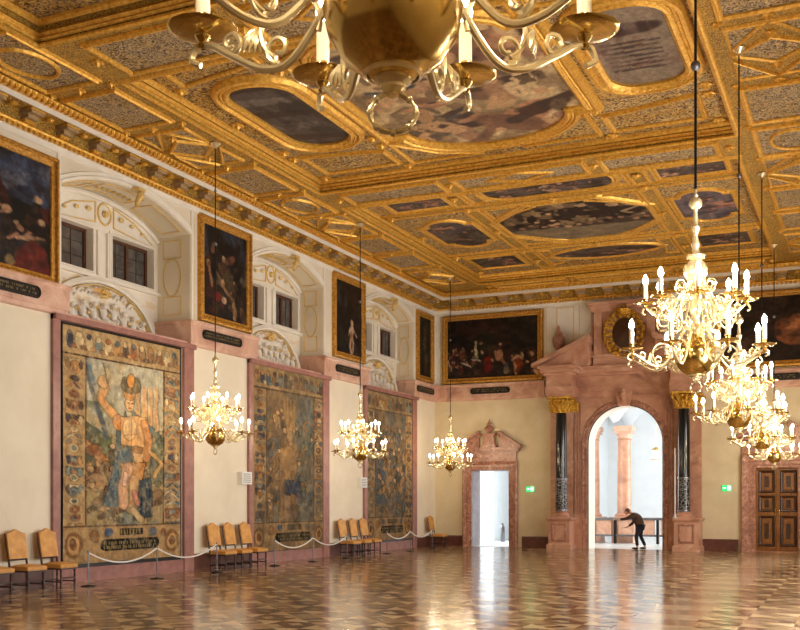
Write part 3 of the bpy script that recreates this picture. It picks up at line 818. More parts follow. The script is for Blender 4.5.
# corner and triangular coffers of field A
def mirror(p): return [(2*XC-u, v) for u, v in p]
for pl in ([(3.0,-15.75),(3.0,-14.45),(4.95,-14.45),(4.95,-15.35)], [(3.0,-20.55),(3.0,-21.4),(4.95,-21.4),(4.95,-20.9)],
           [(5.35,-15.7),(5.35,-14.35),(7.1,-14.35),(6.15,-14.75)], [(5.35,-20.75),(5.35,-21.4),(7.0,-21.4),(6.1,-21.15)]):
    coffer(pl, ZF, mid_, 'coffer'); coffer(mirror(pl), ZF, mid_, 'coffer')
for x in (5.1, 2*XC-5.1, 2.72, 2*XC-2.72):
    for y in (-21.5, -20.3, -18.2, -16.2, -15.7, -14.1): rosette(x, y, ZF, 0.14)
# cross ribs of field B
for x in (5.15, 2*XC-5.15):
    for y0 in (-11.9, -9.75, -4.45):
        y1 = {-11.9: -10.35, -9.75: -5.0, -4.45: -1.9}[y0]
        g = MB(); g.box(x-0.2, y0, ZF-0.03, x+0.2, y1, ZF+0.02); g.build('rib', M['beam'], ceiling)
        t = MB(); t.ring(rect(x-0.2, y0, x+0.2, y1), [(-0.05,0.03),(-0.04,0.06),(0.02,0.07),(0.05,0.04),(0.06,0)], ceil_map(ZF)); t.build('rib_moulding', M['gold'], ceiling)
        rosette(x, (y0+y1)/2, ZF-0.06, 0.12)
for y in (-10.05, -4.75):
    g = MB(); g.box(2.5, y-0.14, ZF-0.03, 12.75, y+0.14, ZF+0.02); g.build('rib', M['beam'], ceiling)
    t = MB(); t.ring(rect(2.5, y-0.14, 12.75, y+0.14), [(-0.03,0.03),(-0.02,0.06),(0.03,0.07),(0.05,0)], ceil_map(ZF)); t.build('rib_moulding', M['gold'], ceiling)
    for x in (2.75, 5.15, XC, 2*XC-5.15, 12.6): rosette(x, y, ZF-0.07, 0.13)
for sx in (0, 1):
    f = (lambda p: mirror(p)) if sx else (lambda p: p)
    coffer(f([(5.5,-5.4),(5.5,-6.3),(6.9,-5.3),(6.8,-5.15)]), ZF, thin, 'coffer')
    coffer(f([(5.5,-9.6),(5.5,-8.6),(6.9,-9.4),(6.8,-9.6)]), ZF, thin, 'coffer')
    for v0, v1 in ((-11.75,-10.4), (-4.3,-2.3)):
        coffer(f([(5.5,v0),(5.5,v1),(5.85,v1-0.1),(5.75,(v0+v1)/2),(5.85,v0+0.1)]), ZF, thin, 'coffer')
for x in (2.62, 2*XC-2.62):
    for y in (-11.9, -7.4, -2.0): rosette(x, y, ZF, 0.12)
ros.build('rosette_row', M['gold'], ceiling)

pf = [(-0.04,0),(-0.04,0.07),(0.03,0.13),(0.08,0.11),(0.12,0.06),(0.17,0.06),(0.21,0.13),(0.28,0.12),(0.33,0.04),(0.34,0)]
pfs = [(-0.01,0),(-0.01,0.03),(0.03,0.06),(0.08,0.05),(0.11,0.03),(0.15,0.05),(0.17,0)]
pfo = [(-0.01,0),(-0.01,0.04),(0.04,0.07),(0.09,0.06),(0.13,0.03),(0.20,0.04),(0.26,0.07),(0.30,0.02),(0.31,0)]
def ceil_painting(poly, P, label, prof=pf, group=None):
    us = [p[0] for p in poly]; vs = [p[1] for p in poly]; z = ZF
    c = ((min(us)+max(us))/2, (min(vs)+max(vs))/2)
    o = thing('ceiling_painting', label, 'painting', (c[0], c[1], z), 0, group)
    sp = lambda u, v, w: (u-c[0], v-c[1], -w)
    pm = paint_mesh(P, sp, min(us)-0.06, min(vs)-0.06, max(us)+0.06, max(vs)+0.06, 0.02, clip=[(c[0]+(u-c[0])*1.03, c[1]+(v-c[1])*1.03) for u, v in poly])
    pm.build('painted_canvas', M['canvas'], o)
    t = MB(); t.ring(poly, prof, sp); fo = t.build('gilt_frame', M['gold'], o)
    if prof is pf:
        cc = Vector(c); b = MB()
        b.beads([Vector(p)+(Vector(p)-cc).normalized()*0.16 for p in poly], sp, 0.08, 0.035, 0.12)
        b.build('beading', M['gold'], fo)
    return o
def sky_scene(seed, W_, H_, nx, ny, cols, nfig, tone=1.0):
    P = Paint(W_, H_, nx, ny, cols[0], seed)
    for i, c in enumerate(cols[1:]): P.fog(c, 5+3*i, 0.45, 0.62, 0.85, seed=i+1)
    r = random.Random(seed)
    for k in range(nfig):
        x, y = r.uniform(0.12, 0.88)*W_, r.uniform(0.15, 0.85)*H_
        s_ = r.uniform(0.05, 0.11)*min(W_, H_)
        c = r.choice([(0.72,0.52,0.42), (0.60,0.40,0.34), (0.34,0.28,0.26), (0.50,0.36,0.30), (0.78,0.62,0.50), (0.30,0.30,0.34)])
        P.ell(x, y, s_*2.0, s_*0.9, c, r.uniform(-40, 40)); P.ell(x+s_*1.4, y-s_, s_*0.5, s_*0.5, (0.66,0.50,0.42))
        P.line([(x-s_, y), (x-s_*2.6, y+r.uniform(-2,2)*s_)], s_*0.35, c)
        P.line([(x, y+s_*0.3), (x+s_*2.5, y+r.uniform(0,2)*s_)], s_*0.4, (0.28,0.20,0.18))
    P.shade(0.3, 16); return P
G1 = [(0.36,0.31,0.29),(0.24,0.18,0.16),(0.46,0.40,0.38)]
ovl = rrect(3.38, -20.1, 4.88, -16.35, 0.70); ovr = rrect(10.88, -20.35, 12.42, -16.75, 0.62)
P = Paint(60, 130, 40, 84, (0.36,0.32,0.30), 31)
for k in range(5): P.poly([(0,20+k*24),(60,8+k*26),(60,16+k*26),(0,34+k*24)], (0.50,0.45,0.42) if k % 2 else (0.25,0.17,0.15), 0.8)
P.fog((0.20,0.14,0.13), 5, 0.5, 0.62, 0.7); P.shade(0.25)
ceil_painting(ovl, P, 'dark oblong ceiling painting with rounded ends, left of the great central canvas')
P = Paint(60, 130, 40, 84, (0.56,0.49,0.41), 32)
for k in range(7): P.poly([(8,30+k*7),(48,28+k*7),(48,31+k*7),(8,34+k*7)], (0.26,0.19,0.18), 0.9)
P.ell(30, 92, 24, 9, (0.24,0.16,0.15)); P.fog((0.60,0.50,0.44), 6, 0.5, 0.66, 0.5); P.fog((0.42,0.24,0.20), 7, 0.58, 0.68, 0.5, seed=4); P.shade(0.25)
ceil_painting(ovr, P, 'pale grey ceiling painting with rounded corners, right of the great central canvas')
cen = [(5.62,-20.35),(5.62,-16.2)]+[(7.84+1.85*math.cos(t), -16.2+1.32*math.sin(t)) for t in [PI-PI*k/20 for k in range(21)]]+[(10.12,-16.2),(10.12,-20.35)] \
      +[(7.84+1.85*math.cos(t), -20.35-0.85*math.sin(t)) for t in [PI*k/20 for k in range(21)]]
cen = [p for i, p in enumerate(cen)]
P = sky_scene(33, 150, 210, 100, 140, [(0.78,0.68,0.54),(0.64,0.54,0.42),(0.84,0.74,0.60),(0.52,0.43,0.34)], 22)
P.crowd(12, 20, 138, 195, 60, [(0.80,0.64,0.50),(0.52,0.42,0.33),(0.70,0.55,0.42),(0.42,0.34,0.28),(0.86,0.74,0.60)], 33, 11)
P.fog((0.84,0.66,0.52), 6, 0.55, 0.68, 0.5, seed=8)
P.c[..., 2] *= 0.78; P.c[..., 1] *= 0.95
ceil_painting(cen, P, 'great central ceiling painting, pale pinkish sky with figures and lobed ends')
def dark_scene(seed, nx, ny, W_=100, H_=60, n=14, base=(0.24,0.19,0.16)):
    return sky_scene(seed, W_, H_, nx, ny, [base, (0.36,0.32,0.30), (0.16,0.11,0.09), (0.44,0.38,0.33)], n)
ceil_painting(rect(3.15,-11.75,4.8,-10.5), dark_scene(41, 44, 26), 'small oblong ceiling painting in the near left corner of the farther field', pfs)
ceil_painting(rect(10.7,-11.75,12.35,-10.5), dark_scene(42, 44, 26, n=8, base=(0.32,0.29,0.29)), 'small oblong ceiling painting in the near right corner of the farther field', pfs)
ceil_painting(rrect(6.0,-11.8,9.6,-10.45,0.6), dark_scene(43, 90, 30, 150, 40, 16), 'long narrow ceiling painting with rounded ends on the near side of the octagon', pfs)
octp = [(6.75,-9.5),(8.7,-9.5),(9.85,-8.2),(9.85,-6.7),(8.7,-5.4),(6.75,-5.4),(5.45,-6.7),(5.45,-8.2)]
P = Paint(120, 100, 90, 76, (0.15,0.10,0.08), 44)
P.poly([(0,0),(120,0),(120,60),(0,52)], (0.30,0.24,0.20)); P.poly([(0,0),(120,0),(120,30),(0,40)], (0.52,0.46,0.36), 0.9)
for k in range(12): P.ell(12+k*9, 52+6*math.sin(k*2.1), 5, 9, (0.10,0.07,0.06)); P.ell(14+k*9, 44+5*math.sin(k*1.7), 2.4, 3, (0.62,0.46,0.36))
P.crowd(8, 46, 112, 92, 60, [(0.56,0.46,0.32),(0.18,0.13,0.10),(0.40,0.32,0.22),(0.66,0.55,0.40),(0.12,0.09,0.08),(0.14,0.10,0.08)], 4, 8)
P.fog((0.60,0.50,0.36), 9, 0.58, 0.64, 0.5); P.shade(0.3)
ceil_painting(octp, P, 'octagonal ceiling painting crowded with dark figures under a pale sky', pfo)
def cusp(u0, v0, u1, v1):
    m = (u0+u1)/2; r = (u1-u0)*0.36
    return [(u0, v0+0.6), (m-r, v0+0.6)]+[(m-r*math.cos(t), v0+0.6-0.55*math.sin(t)) for t in [PI*k/10 for k in range(1, 10)]]+[(m+r, v0+0.6), (u1, v0+0.6), (u1, v1-0.6), (m+r, v1-0.6)] \
        +[(m+r*math.cos(t), v1-0.6+0.55*math.sin(t)) for t in [PI*k/10 for k in range(1, 10)]]+[(m-r, v1-0.6), (u0, v1-0.6)]
ceil_painting(cusp(3.1,-9.05,4.65,-5.85), dark_scene(45, 44, 70, 60, 100, 9), 'lobed ceiling painting with dark clouds left of the octagon', pfs)
ceil_painting(cusp(10.65,-9.05,12.2,-5.85), sky_scene(46, 60, 100, 44, 70, [(0.40,0.36,0.38),(0.30,0.26,0.28),(0.50,0.44,0.46)], 8), 'lobed grey-violet ceiling painting right of the octagon', pfs)
ceil_painting(rect(3.0,-4.2,4.6,-2.7), dark_scene(47, 40, 26, n=7), 'small oblong ceiling painting in the far left corner of the farther field', pfs)
ceil_painting(rect(10.65,-4.2,12.2,-2.7), dark_scene(48, 40, 26, n=7), 'small oblong ceiling painting in the far right corner of the farther field', pfs)
lens = [(5.75+3.7*k/16, -3.4-0.75*math.sin(PI*k/16)**0.7) for k in range(17)]+[(9.45-3.7*k/16, -3.4+0.75*math.sin(PI*k/16)**0.7) for k in range(1, 16)]
ceil_painting(lens, dark_scene(49, 80, 26, 150, 40, 10), 'lens-shaped dark ceiling painting on the far side of the octagon', pfs)

# ------------------------------------------------------------------ paintings on the walls
fprof = [(-0.03,0.03),(-0.02,0.07),(0.03,0.08),(0.05,0.05),(0.09,0.06),(0.13,0.12),(0.17,0.11),(0.19,0.0)]
def oil(P):
    P.weave([(0.05,0.04,0.035),(0.28,0.22,0.17),(0.05,0.045,0.04)], 11, 0.32, 0.52, 0.62); P.shade(0.4, 12)
    return P
def picture(name, label, cat, mpf, loc, u0, v0, u1, v1, P, prof=fprof, mat='canvas', fmat='framegold'):
    """u/v are measured from loc along the wall"""
    oil(P); o = thing(name, label, cat, loc)
    fw = prof[-1][0]
    paint_mesh(P, mpf, u0+fw-0.03, v0+fw-0.03, u1-fw+0.03, v1-fw+0.03, 0.035).build('painted_canvas', M[mat], o)
    t = MB(); t.ring(rect(u0+fw, v0+fw, u1-fw, v1-fw), prof, mpf); fo = t.build('gilt_frame', M[fmat], o)
    b = MB(); b.beads(rect(u0+fw*0.4, v0+fw*0.4, u1-fw*0.4, v1-fw*0.4), mpf, 0.115, 0.026, 0.11)
    b.build('beading', M[fmat], fo)
    return o
lmap = lambda u, v, w: (w, u, v)
bmap = lambda u, v, w: (u, -w, v)
DK = (0.075,0.055,0.045)
def fig(P, x, y, s, body, skin=(0.70,0.50,0.38), lean=0):
    P.ell(x, y, 3.2*s, 7*s, body, lean); P.ell(x+0.12*lean*s*0.5, y-8.5*s, 1.9*s, 2.3*s, skin)
    P.line([(x-2*s, y-4*s), (x-6*s, y+1*s)], 0.9*s, skin); P.line([(x+2*s, y-4*s), (x+5*s, y-7*s)], 0.9*s, skin)
    P.line([(x-1*s, y+6*s), (x-2*s, y+13*s)], 1.2*s, (0.30,0.20,0.15)); P.line([(x+1*s, y+6*s), (x+3*s, y+13*s)], 1.2*s, (0.26,0.18,0.13))
# first (cut by the left edge): dark crowd, red robe
P = Paint(80, 100, 80, 96, DK, 61)
P.fog((0.30,0.34,0.44), 4, 0.5, 0.66, 0.7, y1=42); P.fog((0.50,0.50,0.55), 8, 0.58, 0.66, 0.5, seed=3, y1=38)
P.crowd(2, 44, 78, 92, 50, [(0.26,0.17,0.12),(0.16,0.12,0.10),(0.34,0.24,0.17),(0.12,0.13,0.15),(0.28,0.11,0.08),(0.10,0.08,0.06)], 22, 9)
P.line([(36,0),(52,44)], 2.5, (0.24,0.10,0.08)); P.line([(20,8),(34,60)], 1.2, (0.25,0.18,0.12))
fig(P, 30, 66, 1.6, (0.22,0.15,0.10)); fig(P, 46, 60, 1.3, (0.16,0.14,0.18)); fig(P, 14, 62, 1.4, (0.34,0.22,0.12)); fig(P, 60, 74, 1.2, (0.10,0.10,0.14))
P.poly([(56,98),(60,80),(66,70),(75,76),(80,98)], (0.40,0.13,0.10)); P.poly([(62,98),(68,78),(72,80),(72,98)], (0.48,0.18,0.13)); P.line([(58,72),(74,68)], 1.4, (0.72,0.55,0.42))
P.ell(54, 93, 3, 5, (0.55,0.45,0.30)); P.shade(0.35)
picture('framed_painting', 'dark crowd painting with red robe at lower right, nearest on left wall', 'painting', lmap, (0,-22.9,6.24), -1.95, 0, 1.95, 2.72, P)
# second: battle with a rearing horse
P = Paint(60, 80, 66, 84, (0.07,0.06,0.055), 62)
P.fog((0.24,0.28,0.34), 4, 0.48, 0.68, 0.8, y1=30); P.ell(36, 26, 3, 8, (0.45,0.28,0.20), 60); P.fog((0.30,0.26,0.14), 8, 0.55, 0.66, 0.6, y0=25, y1=50)
P.crowd(4, 28, 56, 74, 44, [(0.26,0.17,0.12),(0.16,0.12,0.10),(0.34,0.24,0.17),(0.12,0.13,0.15),(0.28,0.11,0.08),(0.10,0.08,0.06)], 23, 7); P.ell(34, 46, 9, 5, (0.30,0.24,0.16), 40); P.line([(24,48),(40,60),(44,72)], 1.6, (0.60,0.45,0.30)); P.ell(26, 48, 3, 3.5, (0.75,0.55,0.38))
P.ell(19, 60, 6, 4, (0.46,0.15,0.12)); P.ell(28, 62, 3, 3, (0.76,0.62,0.48)); P.line([(8,34),(12,52)], 1.4, (0.62,0.40,0.26)); P.ell(14, 20, 3, 5, (0.42,0.30,0.20)); P.line([(40,64),(42,76)], 1.8, (0.66,0.50,0.36))
P.fog((0.45,0.42,0.36), 10, 0.6, 0.67, 0.5, seed=5, y0=30, y1=50); P.shade(0.4)
picture('framed_painting', 'dark battle painting with a red cap at lower left, second on the left wall', 'painting', lmap, (0,-14.71,6.38), -1.22, 0, 1.22, 2.77, P)
# third: pale nude
P = Paint(60, 80, 66, 84, (0.065,0.05,0.045), 63)
P.fog((0.22,0.21,0.22), 4, 0.5, 0.66, 0.7, x1=26, y1=46); P.fog((0.20,0.10,0.07), 5, 0.5, 0.66, 0.6, x0=24)
P.ell(37, 44, 3, 3.5, (0.78,0.62,0.48)); P.ell(36, 52, 4.5, 7, (0.82,0.68,0.55), 8); P.line([(35,57),(33,68),(35,77)], 2.0, (0.80,0.64,0.50)); P.line([(37,57),(40,66),(38,77)], 1.9, (0.72,0.56,0.43))
P.line([(40,50),(47,57)], 1.3, (0.76,0.60,0.46)); P.line([(32,50),(29,58)], 1.1, (0.70,0.54,0.42)); P.ell(14, 62, 5, 8, (0.15,0.13,0.10)); P.fog((0.26,0.24,0.16), 9, 0.58, 0.68, 0.5, seed=4, y0=60); P.shade(0.35)
picture('framed_painting', 'dark painting with one pale standing nude, third on the left wall', 'painting', lmap, (0,-7.55,6.4), -1.13, 0, 1.13, 2.76, P)
P = Paint(40, 66, 46, 76, (0.10,0.09,0.07), 64)
P.fog((0.16,0.24,0.18), 5, 0.48, 0.66, 0.8); P.line([(20,12),(22,60)], 2.6, (0.34,0.30,0.20)); P.ell(20, 30, 5, 8, (0.36,0.34,0.28)); P.ell(24, 46, 4, 7, (0.42,0.36,0.26)); P.fog((0.34,0.18,0.12), 8, 0.6, 0.68, 0.5, seed=4); P.shade(0.35)
picture('framed_painting', 'dark greenish painting in the corner, last on the left wall', 'painting', lmap, (0,-1.14,6.38), -0.80, 0, 0.80, 2.68, P)
# back wall, left of the portal
P = Paint(100, 66, 110, 72, (0.085,0.04,0.03), 65)
P.fog((0.14,0.13,0.08), 4, 0.45, 0.65, 0.8, x0=36, y1=40); P.fog((0.20,0.08,0.06), 5, 0.5, 0.68, 0.7, seed=3)
P.crowd(3, 34, 97, 58, 70, [(0.26,0.17,0.12),(0.16,0.12,0.10),(0.34,0.24,0.17),(0.12,0.13,0.15),(0.28,0.11,0.08),(0.10,0.08,0.06)], 21, 6)
r = random.Random(4)
for k in range(20):
    x, y = r.uniform(2, 36), r.uniform(34, 58); P.ell(x, y, 2.6, 4, r.choice([(0.36,0.16,0.11),(0.30,0.20,0.15),(0.16,0.13,0.14),(0.46,0.26,0.18)])); P.ell(x, y-4, 1.3, 1.6, (0.62,0.44,0.34))
P.line([(32,26),(33,36),(34,44)], 1.5, (0.78,0.72,0.55)); P.line([(28,45),(38,47)], 1.0, (0.74,0.70,0.62)); P.line([(16,48),(26,52)], 1.1, (0.75,0.66,0.58)); P.line([(2,44),(5,56)], 0.9, (0.74,0.60,0.50))
P.ell(58, 42, 4, 5.5, (0.78,0.56,0.42), 20); P.line([(60,46),(64,51)], 1.6, (0.70,0.48,0.36)); P.ell(46, 52, 5, 9, (0.42,0.09,0.07)); P.ell(66, 58, 3, 4, (0.42,0.38,0.26)); P.ell(66, 53, 1.6, 2, (0.22,0.25,0.30))
P.ell(78, 54, 4.5, 9, (0.55,0.22,0.10), 10); P.line([(72,48),(77,44),(82,46)], 1.4, (0.80,0.62,0.46)); P.line([(74,50),(76,62)], 1.2, (0.76,0.54,0.38)); P.line([(96,60),(99,63)], 1.6, (0.82,0.66,0.52)); P.shade(0.35)
picture('framed_painting', 'wide dark painting with many figures, on the back wall above the open doorway', 'painting', bmap, (2.38,0,6.36), -2.05, 0, 2.05, 2.70, P)
P = Paint(100, 66, 90, 60, (0.14,0.09,0.06), 66)
P.fog((0.36,0.26,0.18), 4, 0.5, 0.66, 0.7); P.ell(62, 36, 16, 12, (0.55,0.32,0.20), 35); P.ell(66, 30, 7, 10, (0.66,0.42,0.26), 20); P.ell(78, 44, 10, 9, (0.62,0.40,0.24)); P.fog((0.20,0.12,0.08), 7, 0.55, 0.66, 0.7, seed=2); P.shade(0.35)
picture('framed_painting', 'wide brown painting on the back wall above the closed wooden door', 'painting', bmap, (12.75,0,6.40), -2.05, 0, 2.05, 2.66, P)

# inscription plaques on the pink band
def plaque(mpf, loc, hw, hh, label):
    o = thing('inscription_plaque', label, 'plaque', loc, 0)
    pl = rrect(-hw, -hh, hw, hh, hh*0.95, 6)
    MB().prism(pl, mpf, 0.0, 0.045).build('slate', M['black'], o)
    t = MB(); t.ring(pl, [(-0.03,0.045),(-0.02,0.06),(0.0,0.06),(0.01,0.04)], mpf); t.build('rim', M['black'], o)
    t = MB(); r = random.Random(int(hw*1000+loc[1]*10+loc[0]))
    for row in (0.36, -0.30):
        u = -hw*0.86
        while u < hw*0.84:
            w_ = r.uniform(0.012, 0.03); h_ = hh*0.42
            t.prism(rect(u, row*hh-h_*0.5, u+w_*0.5, row*hh+h_*0.5), mpf, 0.045, 0.052)
            if r.random() < 0.6: t.prism(rect(u, row*hh+h_*r.uniform(-0.5, 0.35), u+w_+0.015, row*hh+h_*0.5), mpf, 0.045, 0.052)
            u += w_+(0.035 if r.random() < 0.8 else 0.09)
    t.build('lettering', M['lettering'], o)
plaque(lmap, (0.13,-22.5,6.02), 0.92, 0.12, 'black plaque below the crowd painting, cut by the left edge of the photo')
plaque(lmap, (0.13,-15.02,6.03), 0.88, 0.115, 'black plaque below the battle painting, left wall')
plaque(lmap, (0.13,-7.85,6.03), 0.82, 0.115, 'black plaque below the painting with the pale nude')
plaque(lmap, (0.13,-1.35,6.03), 0.80, 0.11, 'black plaque near the corner, below the greenish painting')
plaque(bmap, (2.35,-0.13,6.04), 0.80, 0.11, 'black plaque on the back wall, below the wide painting with many figures')
plaque(bmap, (12.75,-0.13,6.04), 0.80, 0.11, 'black plaque on the back wall, above the closed wooden door')

# ------------------------------------------------------------------ tapestries
TAN = (0.70,0.56,0.36)
def tap_border(P, seed, k=1.0, bw=21, tb=27, bb=36):
    """grotesque border: mirrored figures, masks and garlands (P is 120 x 230)"""
    r = random.Random(seed)
    oc = [(0.74,0.54,0.32),(0.34,0.40,0.42),(0.62,0.40,0.26),(0.36,0.29,0.24),(0.82,0.72,0.54),(0.50,0.54,0.50),(0.28,0.28,0.32),(0.56,0.42,0.30)]
    for x0, x1 in ((0, bw), (120-bw+2, 120)):
        P.poly([(x0,0),(x1,0),(x1,230),(x0,230)], (0.70,0.57,0.39), 1, False)
        xm = (x0+x1)/2; y = tb+6
        while y < 226-bb*0.4:
            c = r.choice(oc); h = r.uniform(3, 6.5)
            kind = r.random()
            if kind < 0.35:
                P.ell(xm, y, 4.5, h*0.6, c); P.ell(xm, y, 2.2, h*0.3, r.choice(oc))
            elif kind < 0.7:
                for s_ in (-1, 1): P.ell(xm+s_*5, y, 3, h*0.5, c, s_*30); P.line([(xm, y-h*0.5), (xm+s_*6, y+h*0.4)], 1.0, r.choice(oc))
            else:
                P.line([(xm-7, y), (xm+7, y)], 1.5, c); P.ell(xm, y+3, 3.5, 3, r.choice(oc))
                for s_ in (-1, 1): P.ell(xm+s_*6, y+3, 1.8, 4, r.choice(oc))
            y += h+2.5
        P.line([(x0 if x0 > 50 else x1, tb), (x0 if x0 > 50 else x1, 230-bb)], 0.8, (0.30,0.20,0.14), wob=False)
    P.poly([(0,0),(120,0),(120,tb),(0,tb)], (0.70,0.58,0.40), 1, False)
    for x in range(6, 120, 9):
        c = r.choice(oc); y = tb*0.5
        P.ell(x, y, 3.4, tb*0.30, c); P.ell(x, y-tb*0.2, 2.2, 3, r.choice(oc)); P.ell(x+4, y+tb*0.22, 3, 2, r.choice(oc))
    P.line([(0,tb),(120,tb)], 0.9, (0.30,0.20,0.14), wob=False)
    y0 = 230-bb
    P.poly([(0,y0),(120,y0),(120,230),(0,230)], (0.68,0.54,0.36), 1, False)
    P.line([(0,y0),(120,y0)], 0.9, (0.32,0.22,0.16), wob=False)
    for x in (10, 110): P.ell(x, y0+18, 8, 12, (0.56,0.38,0.22)); P.ell(x, y0+18, 6, 9, (0.78,0.60,0.38)); P.ell(x, y0+17, 3, 5, (0.46,0.30,0.18))
    P.poly([(54,y0+3),(78,y0+3),(78,y0+10),(54,y0+10)], (0.10,0.10,0.10), 1, False)
    for x in range(56, 77, 3): P.line([(x,y0+4.6),(x,y0+8.4)], 0.7, (0.60,0.50,0.30), wob=False)
    pl = rrect(34, y0+13, 96, y0+25, 5); P.poly(pl, (0.08,0.09,0.09), 1, False)
    rr = random.Random(seed+1)
    for yy in (y0+16.2, y0+20.6):
        x = 38
        while x < 92:
            P.line([(x, yy), (x, yy+2.4)], 0.5, (0.58,0.50,0.32), wob=False)
            x += rr.choice([1.6, 1.9, 2.2, 3.4])
    P.ell(42, y0+7, 4, 4, (0.28,0.36,0.46)); P.ell(88, y0+7, 4, 4, (0.40,0.42,0.44)); P.ell(100, y0+8, 3, 4, (0.55,0.36,0.26)); P.ell(28, y0+10, 4, 6, (0.58,0.42,0.26))
def tapestry(P, y0, y1, z0, z1, label):
    o = thing('tapestry', label, 'tapestry', (0,(y0+y1)/2,z0))
    hw = (y1-y0)/2
    nx, ny = P.nx, P.ny
    wv = np.array([[0.012*math.sin(i/nx*17+j/ny*3)*(0.4+j/ny) for i in range(nx)] for j in range(ny)])
    paint_mesh(P, lmap, -hw, 0, hw, z1-z0, 0.055, height=wv).build('woven_picture', M['tapestry'], o, smooth=True)
    t = MB(); t.box(0.004, -hw-0.10, -0.12, 0.03, hw+0.10, z1-z0+0.10); t.build('shadow_gap_sheet', M['black'], o)  # black sheet paints in the shadow gap between tapestry and surround
    t = MB(); t.tube([(0.045, -hw, z1-z0+0.02), (0.045, hw, z1-z0+0.02)], 0.015, 6); t.build('hanging_rod', M['iron'], o)
    return o
# first: helmeted warrior with a blue cloak
P = Paint(120, 230, 150, 270, (0.74,0.62,0.44), 71)
P.poly([(20,27),(100,27),(100,100),(20,100)], (0.68,0.66,0.58)); P.fog((0.78,0.64,0.42), 5, 0.45, 0.62, 0.8, y0=27, y1=95)
for x in (74, 80, 86, 92): P.line([(x,48),(x,98)], 1.6, (0.78,0.60,0.42)); P.line([(x+2.4,48),(x+2.4,98)], 0.6, (0.52,0.42,0.32))
P.poly([(20,88),(44,104),(50,150),(20,160)], (0.34,0.36,0.28)); P.fog((0.42,0.44,0.30), 10, 0.45, 0.6, 0.8, seed=3, x0=20, x1=52, y0=70, y1=165)
P.poly([(70,100),(100,92),(100,150),(70,150)], (0.36,0.40,0.34)); P.fog((0.60,0.56,0.38), 11, 0.5, 0.62, 0.8, seed=4, x0=70, y0=92, y1=155)
P.poly([(20,158),(100,150),(100,194),(20,194)], (0.66,0.56,0.38)); P.fog((0.46,0.50,0.46), 8, 0.5, 0.62, 0.9, seed=5, y0=165, y1=194)
P.line([(20,28),(28,60),(40,104)], 2.4, (0.32,0.36,0.38)); P.line([(23,27),(30,52)], 2.0, (0.40,0.48,0.52))
P.ol = ((0.20,0.14,0.09), 0.9)
# reclining figure and beast at lower left
P.ell(32, 142, 17, 13, (0.72,0.54,0.34)); P.ell(38, 150, 16, 10, (0.66,0.50,0.34), 10); P.line([(22,112),(38,128)], 5, (0.72,0.48,0.26)); P.ell(30, 118, 7, 6, (0.56,0.36,0.22)); P.line([(30,138),(54,142)], 3, (0.46,0.32,0.22)); P.ell(44, 172, 17, 10, (0.64,0.50,0.34)); P.line([(34,186),(60,176)], 2.2, (0.42,0.30,0.20))
P.line([(44,170),(46,190)], 1.4, (0.46,0.34,0.24)); P.line([(60,172),(96,160)], 5, (0.50,0.36,0.22)); P.line([(72,178),(98,168)], 3, (0.40,0.30,0.20))
P.crowd(22, 120, 50, 165, 16, [(0.64,0.50,0.34),(0.50,0.38,0.26),(0.72,0.56,0.38),(0.38,0.32,0.24)], 3, 8)
P.crowd(78, 100, 100, 150, 14, [(0.42,0.42,0.30),(0.34,0.36,0.28),(0.62,0.52,0.34),(0.48,0.44,0.32)], 5, 6)
P.crowd(22, 176, 98, 188, 12, [(0.46,0.48,0.40),(0.60,0.52,0.38),(0.38,0.36,0.28)], 6, 5)
# cloak, body, limbs
for k in range(5): P.line([(54-k*3,112+k*8),(48-k*2,166)], 0.7, (0.22,0.27,0.30))
P.poly([(50,96),(60,76),(64,110),(60,150),(50,176),(36,174),(46,140)], (0.34,0.41,0.43)); P.poly([(66,150),(86,142),(88,186),(68,188)], (0.22,0.28,0.32)); P.poly([(66,74),(90,92),(86,102),(70,88)], (0.40,0.47,0.49))
for x in (70, 75, 80, 84): P.line([(x,150),(x+1,186)], 0.7, (0.10,0.13,0.17))
P.line([(40,54),(36,66),(50,84)], 4.4, (0.82,0.60,0.38)); P.ell(38, 50, 5, 6, (0.80,0.62,0.42)); P.ell(52, 88, 6, 8, (0.80,0.52,0.28))
P.poly([(54,82),(80,80),(82,112),(76,134),(56,132)], (0.84,0.64,0.42)); P.ell(64, 94, 8, 11, (0.86,0.71,0.52)); P.ol = None; P.line([(66,84),(66,112)], 0.5, (0.60,0.42,0.26)); P.line([(58,100),(74,100)], 0.5, (0.62,0.44,0.28)); P.ol = ((0.20,0.14,0.09), 0.9); P.poly([(56,112),(78,112),(76,118),(58,118)], (0.60,0.40,0.22))
P.poly([(50,116),(66,112),(70,134),(52,146)], (0.34,0.41,0.44)); P.line([(80,86),(84,104),(82,124)], 3.6, (0.80,0.54,0.32)); P.poly([(54,130),(80,128),(76,146),(58,150)], (0.80,0.54,0.28))
P.line([(62,134),(56,156),(58,172)], 5.4, (0.86,0.66,0.50)); P.line([(60,140),(58,152)], 2.4, (0.90,0.72,0.60)); P.line([(68,146),(68,178)], 4.4, (0.80,0.62,0.42)); P.line([(68,178),(76,188)], 3.2, (0.82,0.70,0.50)); P.line([(69,160),(72,172)], 2.2, (0.82,0.52,0.42))
P.ell(65, 68, 5, 7, (0.86,0.68,0.48)); P.ell(65, 56, 6.5, 8, (0.72,0.50,0.28)); P.ell(60, 48, 4, 7, (0.38,0.34,0.26)); P.ell(72, 48, 4.5, 8, (0.46,0.40,0.30)); P.ell(66, 44, 4, 7, (0.80,0.56,0.28)); P.ell(66, 55, 3.4, 2, (0.36,0.24,0.16)); P.line([(63,67),(64,67)], 0.8, (0.30,0.20,0.15)); P.line([(68,67),(69,67)], 0.8, (0.30,0.20,0.15)); P.line([(64,72),(67,72)], 0.6, (0.55,0.28,0.20))
